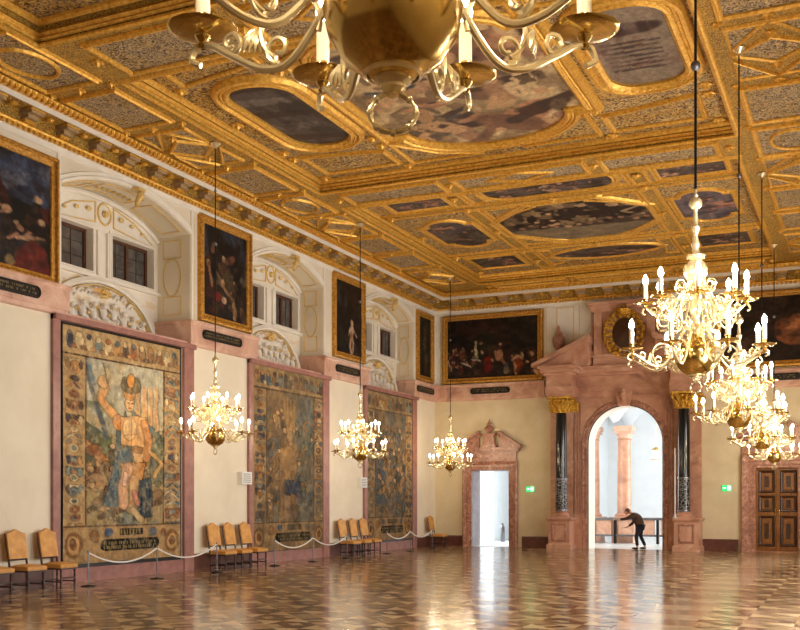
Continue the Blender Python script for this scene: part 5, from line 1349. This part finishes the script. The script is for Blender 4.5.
# ------------------------------------------------------------------ the person bending in the archway
def skinned(name, chains, mat, parent, sub=2, root=0):
    me = bpy.data.meshes.new(name); vs = []; es = []; rad = []; key = {}
    for ch in chains:
        prev = None
        for (p, r_) in ch:
            k = tuple(round(c, 4) for c in p)
            if k not in key: key[k] = len(vs); vs.append(p); rad.append(r_)
            if prev is not None and prev != key[k]: es.append((prev, key[k]))
            prev = key[k]
    me.from_pydata(vs, es, [])
    ob = bpy.data.objects.new(name, me); COL.objects.link(ob)
    md = ob.modifiers.new('Skin', 'SKIN'); md.use_smooth_shade = True
    sv = me.skin_vertices[0].data if me.skin_vertices else None
    if sv is None:
        bm = bmesh.new(); bm.from_mesh(me); bm.verts.layers.skin.verify(); bm.to_mesh(me); bm.free(); sv = me.skin_vertices[0].data
    for i, r_ in enumerate(rad):
        rr = r_ if isinstance(r_, tuple) else (r_, r_); sv[i].radius = rr; sv[i].use_root = (i == root)
    s_ = ob.modifiers.new('Sub', 'SUBSURF'); s_.levels = sub; s_.render_levels = sub
    dg = bpy.context.evaluated_depsgraph_get(); ev = ob.evaluated_get(dg)
    m2 = bpy.data.meshes.new_from_object(ev); bpy.data.objects.remove(ob)
    m2.materials.clear(); m2.materials.append(mat)
    o = bpy.data.objects.new(name, m2); COL.objects.link(o); o.parent = parent
    return o
man = thing('person', 'person in brown jacket and dark trousers bending forward in the archway, arm reaching left', 'person', (7.98, 0.05, 0), 0)
# faces -X, bent at the hips; y is across the body
pel = (0.10, 0.0, 0.90); waist = (0.04, 0.0, 1.02); chest = (-0.10, 0.0, 1.20); neck = (-0.24, 0.0, 1.31); 
sk = [[(pel,0.13),(waist,0.125),(chest,0.14),((-0.20,0.0,1.285),0.075),((-0.27,0,1.33),0.052),((-0.33,0,1.36),0.06)]]
for s_ in (-1, 1):
    fx = -0.04 if s_ < 0 else 0.20
    sk.append([(pel,0.13),((0.10,s_*0.09,0.84),0.09),((0.5*fx-0.02,s_*0.11,0.48),0.06),((fx+0.05,s_*0.11,0.11),0.042),((fx-0.02,s_*0.115,0.045),0.04),((fx-0.13,s_*0.12,0.03),0.03)])
armL = [(chest,0.14),((-0.15,-0.18,1.23),0.06),((-0.38,-0.24,1.12),0.045),((-0.62,-0.24,1.10),0.034),((-0.70,-0.24,1.09),0.028)]
armR = [(chest,0.14),((-0.12,0.18,1.22),0.06),((-0.22,0.22,0.96),0.045),((-0.40,0.18,0.82),0.034),((-0.46,0.17,0.79),0.028)]
body = skinned('body', sk+[armL, armR], M['skin'], man)
# clothes as their own slightly larger shells
skinned('jacket', [[((0.10,0,0.80),0.185),(waist,0.195),((-0.03,0,1.12),0.21),((-0.12,0,1.22),0.195),((-0.20,0.0,1.285),0.11)],
                   [((-0.12,0,1.22),0.195),((-0.15,-0.18,1.24),0.10),((-0.38,-0.24,1.12),0.060),((-0.60,-0.24,1.10),0.048)],
                   [((-0.12,0,1.22),0.195),((-0.12,0.18,1.23),0.10),((-0.22,0.22,0.96),0.060),((-0.38,0.185,0.84),0.048)]], M['jacket'], man)
tr = []
for s_ in (-1, 1):
    fx = -0.04 if s_ < 0 else 0.20
    tr.append([((0.09,0,0.90),0.142),((0.10,s_*0.09,0.82),0.105),((0.5*fx-0.02,s_*0.11,0.48),0.076),((fx+0.05,s_*0.11,0.12),0.060)])
skinned('trousers', tr, M['trousers'], man)
for s_ in (-1, 1):
    fx = -0.04 if s_ < 0 else 0.20
    m = MB(); m.ball((fx-0.04, s_*0.115, 0.045), 0.05, 10, 6, (2.6,1,0.85)); m.build('shoe', M['iron'], man, smooth=True)
m = MB(); m.ball((-0.40, 0, 1.37), 0.098, 16, 12, (1.0,0.82,1.18))
m.ball((-0.50, 0, 1.35), 0.022, 8, 6, (1,0.7,1.1)); m.ball((-0.475, 0, 1.30), 0.018, 8, 5, (0.6,1.4,0.5))
for s_ in (-1, 1): m.ball((-0.40, s_*0.082, 1.36), 0.024, 8, 6, (1,0.4,1.3))
m.build('head', M['skin'], man, smooth=True)
m = MB()
for s_ in (-1, 1): m.ball((-0.487, s_*0.032, 1.382), 0.010, 8, 5)
m.build('eyes', M['iron'], man)
m = MB(); m.ball((-0.375, 0, 1.405), 0.104, 16, 12, (1.0,0.86,1.02)); m.build('hair', M['hair'], man, smooth=True)
for sx, hx, hy, hz in ((-1,-0.70,-0.24,1.09),(1,-0.46,0.17,0.79)):
    m = MB(); m.ball((hx-0.035, hy, hz), 0.036, 10, 6, (1.2,1.0,0.5))
    for k in range(4):
        yy = hy-0.027+0.018*k; L = (0.062,0.072,0.068,0.054)[k]
        m.tube([(hx-0.06, yy, hz), (hx-0.06-L*0.6, yy, hz-0.006), (hx-0.06-L, yy, hz-0.026)], [0.0095,0.009,0.007], 6)
    m.tube([(hx-0.02, hy+0.03, hz), (hx-0.05, hy+0.056, hz-0.01), (hx-0.075, hy+0.058, hz-0.022)], [0.011,0.010,0.008], 6)
    m.build('hand', M['skin'], man, smooth=True)

# ------------------------------------------------------------------ chairs along the left wall
def make_chair(label, group):
    """seat faces +X; origin at the middle of the footprint"""
    o = thing('upholstered_chair', label, 'chair', (0,0,0), 0, group)
    hw = 0.25
    m = MB()   # seat cushion
    n = 8; 
    for j in range(n+1):
        for i in range(n+1):
            u, v = i/n, j/n; x = -0.25+0.52*u; w_ = hw*(0.90+0.10*u); y = -w_+2*w_*v
            m.v.append((x, y, 0.475+0.045*(math.sin(PI*min(1,max(0,u)))*math.sin(PI*v))**0.4))
    for j in range(n):
        for i in range(n): a = j*(n+1)+i; m.f.append((a, a+1, a+n+2, a+n+1))
    b = len(m.v)
    edge = [i for i in range(n+1)]+[j*(n+1)+n for j in range(1, n+1)]+[n*(n+1)+i for i in range(n-1, -1, -1)]+[j*(n+1) for j in range(n-1, 0, -1)]
    for e_ in edge: x, y, z = m.v[e_]; m.v.append((x, y, 0.40))
    k = len(edge)
    for i in range(k): m.f.append((edge[i], edge[(i+1) % k], b+(i+1) % k, b+i))
    m.f.append(tuple(b+i for i in range(k)))
    m.build('seat', M['leather'], o, smooth=True)
    m = MB(); 
    for k in range(11):
        y = -0.24+0.048*k; m.ball((0.272, y, 0.415), 0.009, 5, 4)
    m.build('nail_heads', M['brass'], o)
    # backrest: camel-back outline, leaning back
    prof = []
    for k in range(13):
        t = -1+2*k/12; prof.append((0.235*t, 1.13+0.07*math.exp(-(t/0.42)**2)-0.015*(abs(t) > 0.8)))
    pl = [(-0.235,0.62),(0.235,0.62)]+list(reversed(prof))
    lean = lambda u, v, w: (-0.25-(v-0.5)*0.16+w, u, v)
    m = MB(); m.prism(pl, lean, -0.02, 0.045); 
    m.build('backrest', M['leather'], o)
    m = MB()
    for s_ in (-1, 1): m.tube([lean(s_*0.225, 0.42, 0.0), lean(s_*0.225, 0.62, 0.0), lean(s_*0.245, 0.9, -0.01), lean(s_*0.24, 1.12, -0.01)], [0.022,0.022,0.016,0.012], 6)
    m.tube([lean(-0.23, 0.60, 0), lean(0.23, 0.60, 0)], 0.018, 6)
    m.build('back_frame', M['chairwood'], o)
    turned = [(0.024,0),(0.026,0.03),(0.016,0.06),(0.026,0.10),(0.026,0.16),(0.014,0.18),(0.024,0.24),(0.018,0.30),(0.026,0.34),(0.026,0.41)]
    for x in (-0.23, 0.23):
        for y in (-0.20, 0.20):
            m = MB(); m.lathe(turned, x, y, 0, 8); m.build('leg', M['chairwood'], o, smooth=True)
    for p, q in (((-0.23,-0.20,0.12),(0.23,-0.20,0.12)), ((-0.23,0.20,0.12),(0.23,0.20,0.12)), ((0.23,-0.20,0.20),(0.23,0.20,0.20)), ((-0.23,-0.20,0.14),(-0.23,0.20,0.14))):
        m = MB(); m.tube([p, q], 0.014, 6); m.build('stretcher', M['chairwood'], o)
    m = MB(); m.box(-0.24, -0.225, 0.37, 0.25, 0.225, 0.40); m.build('seat_rail', M['chairwood'], o)
    return o
LAB = [(-22.30, 'ochre leather chair cut by the left edge of the photo, only its seat in view'),
       (-21.46+-0.0, 'ochre leather chair, second from the left edge of the photo'),
       None]
chairs = [(-23.15, 'ochre leather chair cut off by the left edge of the photo', 'a'), (-22.30, 'ochre leather high-backed chair, middle of the row left of the warrior tapestry', 'a'), (-21.43, 'ochre leather chair nearest to the first rope post, left of the warrior tapestry', 'a'),
          (-15.55, 'leftmost ochre chair of the row between the warrior tapestry and the middle tapestry', 'b'), (-14.82, 'middle ochre chair of the row between the warrior tapestry and the middle tapestry', 'b'), (-14.05, 'rightmost ochre chair of the row between the warrior tapestry and the middle tapestry', 'b'),
          (-8.40, 'leftmost ochre chair of the row between the middle and the farthest tapestry', 'c'), (-7.62, 'middle ochre chair of the row between the middle and the farthest tapestry', 'c'), (-6.86, 'rightmost ochre chair of the row between the middle and the farthest tapestry', 'c'),
          (-0.95, 'single ochre chair in the far corner by the back wall', None)]
grp = {'a': 'chairs left of the warrior tapestry', 'b': 'chairs between the first two tapestries', 'c': 'chairs between the last two tapestries', None: None}
proto = make_chair('x', 'x'); index_kids()
for i, (y, lab, g_) in enumerate(chairs):
    o = proto if i == 0 else copy_tree(proto)
    o.location = (0.52, y, 0); o.rotation_euler = (0, 0, random.uniform(-0.05, 0.05)); o['label'] = lab
    if g_: o['group'] = grp[g_]
    elif 'group' in o: del o['group']

# ------------------------------------------------------------------ rope posts and ropes
def make_post():
    o = thing('rope_post', 'x', 'post', (0,0,0))
    m = MB(); m.lathe([(0.15,0),(0.15,0.015),(0.04,0.03),(0.012,0.04)], 0, 0, 0, 20); m.build('base', M['iron'], o, smooth=True)
    m = MB(); m.lathe([(0.013,0.03),(0.013,0.70)], 0, 0, 0, 8); m.build('shaft', M['steel'], o)
    m = MB(); m.lathe([(0.02,0.68),(0.024,0.70),(0.024,0.73),(0.012,0.75)], 0, 0, 0, 10); m.build('cap', M['steel'], o, smooth=True)
    return o
posts = [(-21.05,'rope post at the left edge of the warrior tapestry, beside a chair'),(-18.80,'rope post in front of the middle of the warrior tapestry'),(-16.45,'rope post at the right edge of the warrior tapestry, in front of chairs'),
         (-13.72,'rope post at the left edge of the middle tapestry'),(-11.60,'rope post in front of the middle tapestry'),(-9.45,'rope post at the right edge of the middle tapestry'),
         (-6.55,'rope post at the left edge of the farthest tapestry'),(-4.60,'rope post in front of the farthest tapestry'),(-2.60,'rope post right of the farthest tapestry, near the corner')]
pp_ = make_post(); index_kids()
for i, (y, lab) in enumerate(posts):
    o = pp_ if i == 0 else copy_tree(pp_)
    o.location = (0.95, y, 0); o['label'] = lab; o['group'] = 'rope posts along the tapestries'
def rope(y0, y1, lab):
    m = MB(); n = 18; sag = 0.11*(y1-y0)
    m.tube([(0.95, (-(y1-y0)/2+(y1-y0)*k/n)*0.985, 0.69-0.73*0-sag*4*(k/n)*(1-k/n)) for k in range(n+1)], 0.018, 6)
    o = m.build('barrier_rope', M['rope'], smooth=True); o.location = (0, (y0+y1)/2, 0)
    tag(o, lab, 'rope', 'white ropes along the tapestries')
rope(-21.05,-18.80,'white rope sagging across the left half of the warrior tapestry'); rope(-18.80,-16.45,'white rope sagging across the right half of the warrior tapestry')
rope(-13.72,-11.60,'white rope sagging across the left half of the middle tapestry'); rope(-11.60,-9.45,'white rope sagging across the right half of the middle tapestry')
rope(-6.55,-4.60,'white rope sagging across the left half of the farthest tapestry'); rope(-4.60,-2.60,'white rope sagging across the right half of the farthest tapestry')

# ------------------------------------------------------------------ chandeliers (origin at the centre of the brass globe)
def spiral(cx, cz, r0, r1, a0, turns, n=18):
    return [(cx+(r0+(r1-r0)*k/n)*math.cos(a0+2*PI*turns*k/n), 0, cz+(r0+(r1-r0)*k/n)*math.sin(a0+2*PI*turns*k/n)) for k in range(n+1)]
def bez(pts, n=9):
    """Catmull-Rom through pts"""
    P_ = [Vector(p) for p in pts]; P_ = [P_[0]]+P_+[P_[-1]]; out = []
    for i in range(1, len(P_)-2):
        for k in range(n):
            t = k/n; a, b, c, d = P_[i-1], P_[i], P_[i+1], P_[i+2]
            out.append(0.5*((2*b)+(c-a)*t+(2*a-5*b+4*c-d)*t*t+(3*b-a-3*c+d)*t**3))
    out.append(P_[-2]); return out
def arm_meshes(R, zp, zin, low, detail=1.0):
    """one arm in the XZ plane: stem from the column to the drip pan, with scrolls and a leaf"""
    main = bez([(0.05,0,zin),(0.12,0,zin+0.03),(0.22,0,(zin+low)/2+0.02),(R*0.50,0,low+0.02),(R*0.66,0,low),(R*0.84,0,low+0.07),(R*0.95,0,zp-0.05),(R*1.03,0,zp-0.045),(R*1.06,0,zp-0.09),(R*1.01,0,zp-0.115)], 6)
    m = MB(); n = len(main); m.tube(main, [0.0165-0.005*k/n for k in range(n)], 8)
    s = R*0.20
    inner = spiral(R*0.52, low+0.02+s*0.75, s*0.78, s*0.78, -PI/2+0.5, 0.72, 18)
    m.tube(inner, 0.0105, 6)
    m.tube(spiral(R*0.52+s*0.30, low+s*0.42, s*0.36, s*0.10, -PI/2, 1.1, 14), 0.010, 6)
    m.tube(spiral(R*0.84, low+0.115, 0.045, 0.016, -PI/2, -1.1, 10), 0.010, 6)
    lf = MB(); lx, lz = R*0.52+s*0.95, low+s*0.70
    for k in range(5):
        a = -PI/2+(k-2)*0.5; lf.tube([(lx,0,lz+0.035),(lx+0.02*math.cos(a),0.012*(k-2),lz-0.005),(lx+0.035*math.cos(a),0.016*(k-2),lz-0.045)], [0.012,0.018,0.004], 6)
    return m, lf
def candle_set(parent, R, zp, seg=16):
    m = MB(); m.lathe([(0.010,-0.055),(0.020,-0.045),(0.012,-0.034),(0.026,-0.018),(0.03,-0.008),(0.075,-0.002),(0.112,0.006),(0.127,0.014),(0.130,0.019),(0.124,0.017),(0.03,0.008)], R, 0, zp, seg, cap=False)
    pan = m.build('drip_pan', M['brass'], parent, smooth=True)
    m = MB(); m.lathe([(0.03,0.005),(0.027,0.02),(0.025,0.055),(0.031,0.06),(0.031,0.068),(0.02,0.068)], R, 0, zp, 12); m.build('socket', M['brass'], parent, smooth=True)
    m = MB(); m.lathe([(0.0275,0.066),(0.0265,0.228),(0.014,0.236)], R, 0, zp, 12); m.build('candle', M['candle'], parent, smooth=True)
    m = MB(); m.lathe([(0.012,0.234),(0.026,0.25),(0.031,0.27),(0.022,0.31),(0.001,0.345)], R, 0, zp, 8); m.build('bulb', M['bulb'], parent)
T1 = dict(R=0.76, zp=0.05, zin=0.30, low=-0.12); T2 = dict(R=0.55, zp=0.60, zin=0.72, low=0.42)
def make_chandelier():
    o = thing('chandelier', 'x', 'chandelier', (0,0,0))
    m = MB(); m.lathe([(0.02,-0.242),(0.07,-0.232),(0.165,-0.172),(0.222,-0.085),(0.24,0.0),(0.222,0.085),(0.165,0.172),(0.07,0.23),(0.05,0.25)], 0, 0, 0, 48); m.build('globe', M['brass'], o, smooth=True)
    m = MB(); m.lathe([(0.10,-0.212),(0.104,-0.222),(0.09,-0.228)], 0, 0, 0, 32, cap=False); m.lathe([(0.06,-0.225),(0.065,-0.245),(0.045,-0.26),(0.045,-0.27),(0.02,-0.285),(0.024,-0.295),(0.01,-0.30)], 0, 0, 0, 18)
    m.build('pendant_neck', M['brasspale'], o, smooth=True)
    m = MB(); ring = [(0.078*math.cos(2*PI*k/24)*0.7071, -0.078*math.cos(2*PI*k/24)*0.7071, -0.352+0.066*math.sin(2*PI*k/24)) for k in range(24)]
    m.tube(ring, [0.010+0.003*math.cos(k*PI/2) for k in range(24)], 6, closed=True)
    for k in range(0, 24, 3): m.ball(ring[k], 0.014, 7, 5)
    m.build('pendant_ring', M['brasspale'], o, smooth=True)
    m = MB()
    m.lathe([(0.05,0.22),(0.07,0.25),(0.045,0.28),(0.06,0.31),(0.075,0.34),(0.05,0.38),(0.04,0.42),(0.06,0.50),(0.085,0.60),(0.06,0.68),(0.05,0.70),(0.075,0.73),(0.075,0.77),(0.04,0.80)], 0, 0, 0, 20)
    m.build('baluster_stem', M['brasspale'], o, smooth=True)
    m = MB(); m.lathe([(0.04,0.80),(0.08,0.84),(0.115,0.92),(0.12,0.98),(0.09,1.05),(0.05,1.08)], 0, 0, 0, 32, 0.10, 12); m.build('ribbed_vase', M['brasspale'], o, smooth=True)
    m = MB(); m.lathe([(0.05,1.07),(0.10,1.10),(0.105,1.13),(0.05,1.16),(0.035,1.20),(0.05,1.24),(0.035,1.30),(0.025,1.36),(0.045,1.42),(0.05,1.45),(0.028,1.48),(0.03,1.52),(0.022,1.62),(0.03,1.66)], 0, 0, 0, 18); m.build('upper_stem', M['brasspale'], o, smooth=True)
    m = MB(); m.ball((0,0,1.72), 0.075, 16, 10); m.lathe([(0.02,1.79),(0.03,1.81),(0.015,1.84),(0.02,1.87),(0.01,1.89)], 0, 0, 0, 10); m.build('top_knob', M['brasspale'], o, smooth=True)
    first = None
    for ti, T in enumerate((T1, T2)):
        a, lf = arm_meshes(**T)
        arm = a.build('arm', M['brasspale'], o, smooth=True)
        lf.build('leaf', M['brasspale'], arm, smooth=True)
        candle_set(arm, T['R'], T['zp'])
        index_kids()
        off = PI/8 if ti == 0 else 0
        for k in range(8):
            q = arm if k == 0 else None
            if q is None:
                q = arm.copy(); COL.objects.link(q); q.parent = o
                for ch in KIDS.get(arm.name, []):
                    c = ch.copy(); COL.objects.link(c); c.parent = q
            q.rotation_euler = (0, 0, off+k*PI/4)
    # ornamental scrolls between the tiers
    m = MB()
    m.tube(bez([(0.05,0,0.62),(0.16,0,0.60),(0.26,0,0.46),(0.33,0,0.34),(0.42,0,0.33),(0.45,0,0.42),(0.39,0,0.46)], 5), 0.011, 6)
    m.tube(spiral(0.24, 0.33, 0.085, 0.02, PI/2, 1.3, 16), 0.009, 6); m.tube(spiral(0.17, 0.80, 0.075, 0.02, -PI/2, 1.3, 16), 0.009, 6)
    m.tube(spiral(0.30, 0.62, 0.06, 0.02, PI, -1.2, 12), 0.008, 6)
    sc = m.build('scroll', M['brasspale'], o, smooth=True)
    for k in range(8):
        q = sc if k == 0 else sc.copy()
        if k: COL.objects.link(q); q.parent = o
        q.rotation_euler = (0, 0, k*PI/4+0.39)
    return o
F_ = 1025.0
CH = [((14.08,-34.49,3.42), 'nearest brass chandelier, cut by the top edge of the photo', 0.43),
      ((13.80,-25.75,3.39), 'large sparkling chandelier right of the portal arch, second of the right row', 0.2),
      ((13.48,-18.38,3.28), 'lit chandelier directly below and behind the big right one, third of the right row', 0.7),
      ((13.21,-10.80,3.25), 'lit chandelier partly hidden at right, fourth of the right row', 0.1),
      ((12.92,-3.22,3.19), 'farthest lit chandelier of the right row, above the wooden door', 0.5),
      ((2.10,-18.18,3.24), 'lit chandelier in front of the wall between the warrior tapestry and the middle tapestry', 0.3),
      ((2.08,-10.80,3.16), 'lit chandelier in front of the wall left of the farthest tapestry', 0.6),
      ((1.85,-3.05,3.08), 'farthest lit chandelier of the left row, in front of the back wall by the corner', 0.15)]
ch0 = make_chandelier(); index_kids()
camyaw = math.atan2(465, 1025)
for i, ((x, y, z), lab, rot) in enumerate(CH):
    o = ch0 if i == 0 else copy_tree(ch0)
    o.location = (x, y, z)
    o.rotation_euler = (0, 0, (camyaw+PI/2-PI/8-PI/8+0.0) if i == 0 else rot)
    o['label'] = lab; o['group'] = 'brass chandeliers in two rows'
    top = (ZB if i not in () else ZB)-z
    m = MB(); m.tube([(0,0,1.86),(0,0,top-0.12)], 0.016 if i < 2 else 0.014, 6)
    m.build('suspension_rod', M['iron'], o)
    for zz, rr in (((3.27, 0.055), (top-1.4, 0.02)) if i == 1 else ((top-2.3, 0.045), (top-1.1, 0.03))):
        m = MB(); m.ball((0,0,zz), rr, 10, 8, (1,1,1.1)); m.build('rod_knob', M['steel'], o, smooth=True)
    m = MB(); m.lathe([(0.10,0),(0.12,-0.03),(0.07,-0.08),(0.03,-0.12),(0.035,-0.15)], 0, 0, top, 14); m.build('ceiling_rose', M['brasspale'], o, smooth=True)

# ------------------------------------------------------------------ light and camera
def area(name, loc, rot, sx, sy, power, col):
    l = bpy.data.lights.new(name, 'AREA'); l.shape = 'RECTANGLE'; l.size = sx; l.size_y = sy; l.energy = power; l.color = col
    o = bpy.data.objects.new(name, l); COL.objects.link(o); o.location = loc; o.rotation_euler = rot
    return o
DAY = 1.0
for i, (a, b) in enumerate(WIN):
    area('window_daylight', (W+0.75, (a+b)/2, 3.2), (0, -PI/2, 0) if False else (0, PI/2, 0), 4.6, b-a, 820*DAY, (0.97,0.97,0.96))
area('side_room_daylight', (-2.8, 3.6, 3.2), (0, -PI/2, 0), 2.5, 3.5, 480, (0.98,0.98,1.0))
area('hall_daylight', (12.6, 6.0, 3.4), (0, PI/2, 0), 4.0, 6.0, 600, (0.99,0.985,0.98))
area('hall_daylight', (4.3, 2.6, 3.0), (0, -PI/2, 0), 3.0, 2.4, 150, (0.99,0.985,0.98))
w = bpy.data.worlds.new('sky'); SC.world = w; w.use_nodes = True
w.node_tree.nodes['Background'].inputs[0].default_value = (0.80,0.88,1.0,1); w.node_tree.nodes['Background'].inputs[1].default_value = 1.0

cam = bpy.data.cameras.new('camera'); co_ = bpy.data.objects.new('camera', cam); COL.objects.link(co_)
co_.location = (15.54, -37.65, 1.75)
co_.rotation_euler = (PI/2, 0, math.atan2(465, 1025))
cam.sensor_width = 36; cam.lens = 1025/800*36; cam.shift_y = (501.5-315)/800; cam.shift_x = 0
cam.clip_start = 0.05; cam.clip_end = 200
SC.camera = co_
SC.view_settings.view_transform = 'Standard'; SC.view_settings.look = 'None'; SC.view_settings.gamma = 1.0
SC.view_settings.use_curve_mapping = False
SC.view_settings.exposure = 0.0
SC.cycles.use_denoising = True
SC.cycles.max_bounces = 7; SC.cycles.diffuse_bounces = 4; SC.cycles.glossy_bounces = 4; SC.cycles.transparent_max_bounces = 8
SC.cycles.caustics_reflective = False; SC.cycles.caustics_refractive = False
SC.cycles.sample_clamp_indirect = 6.0
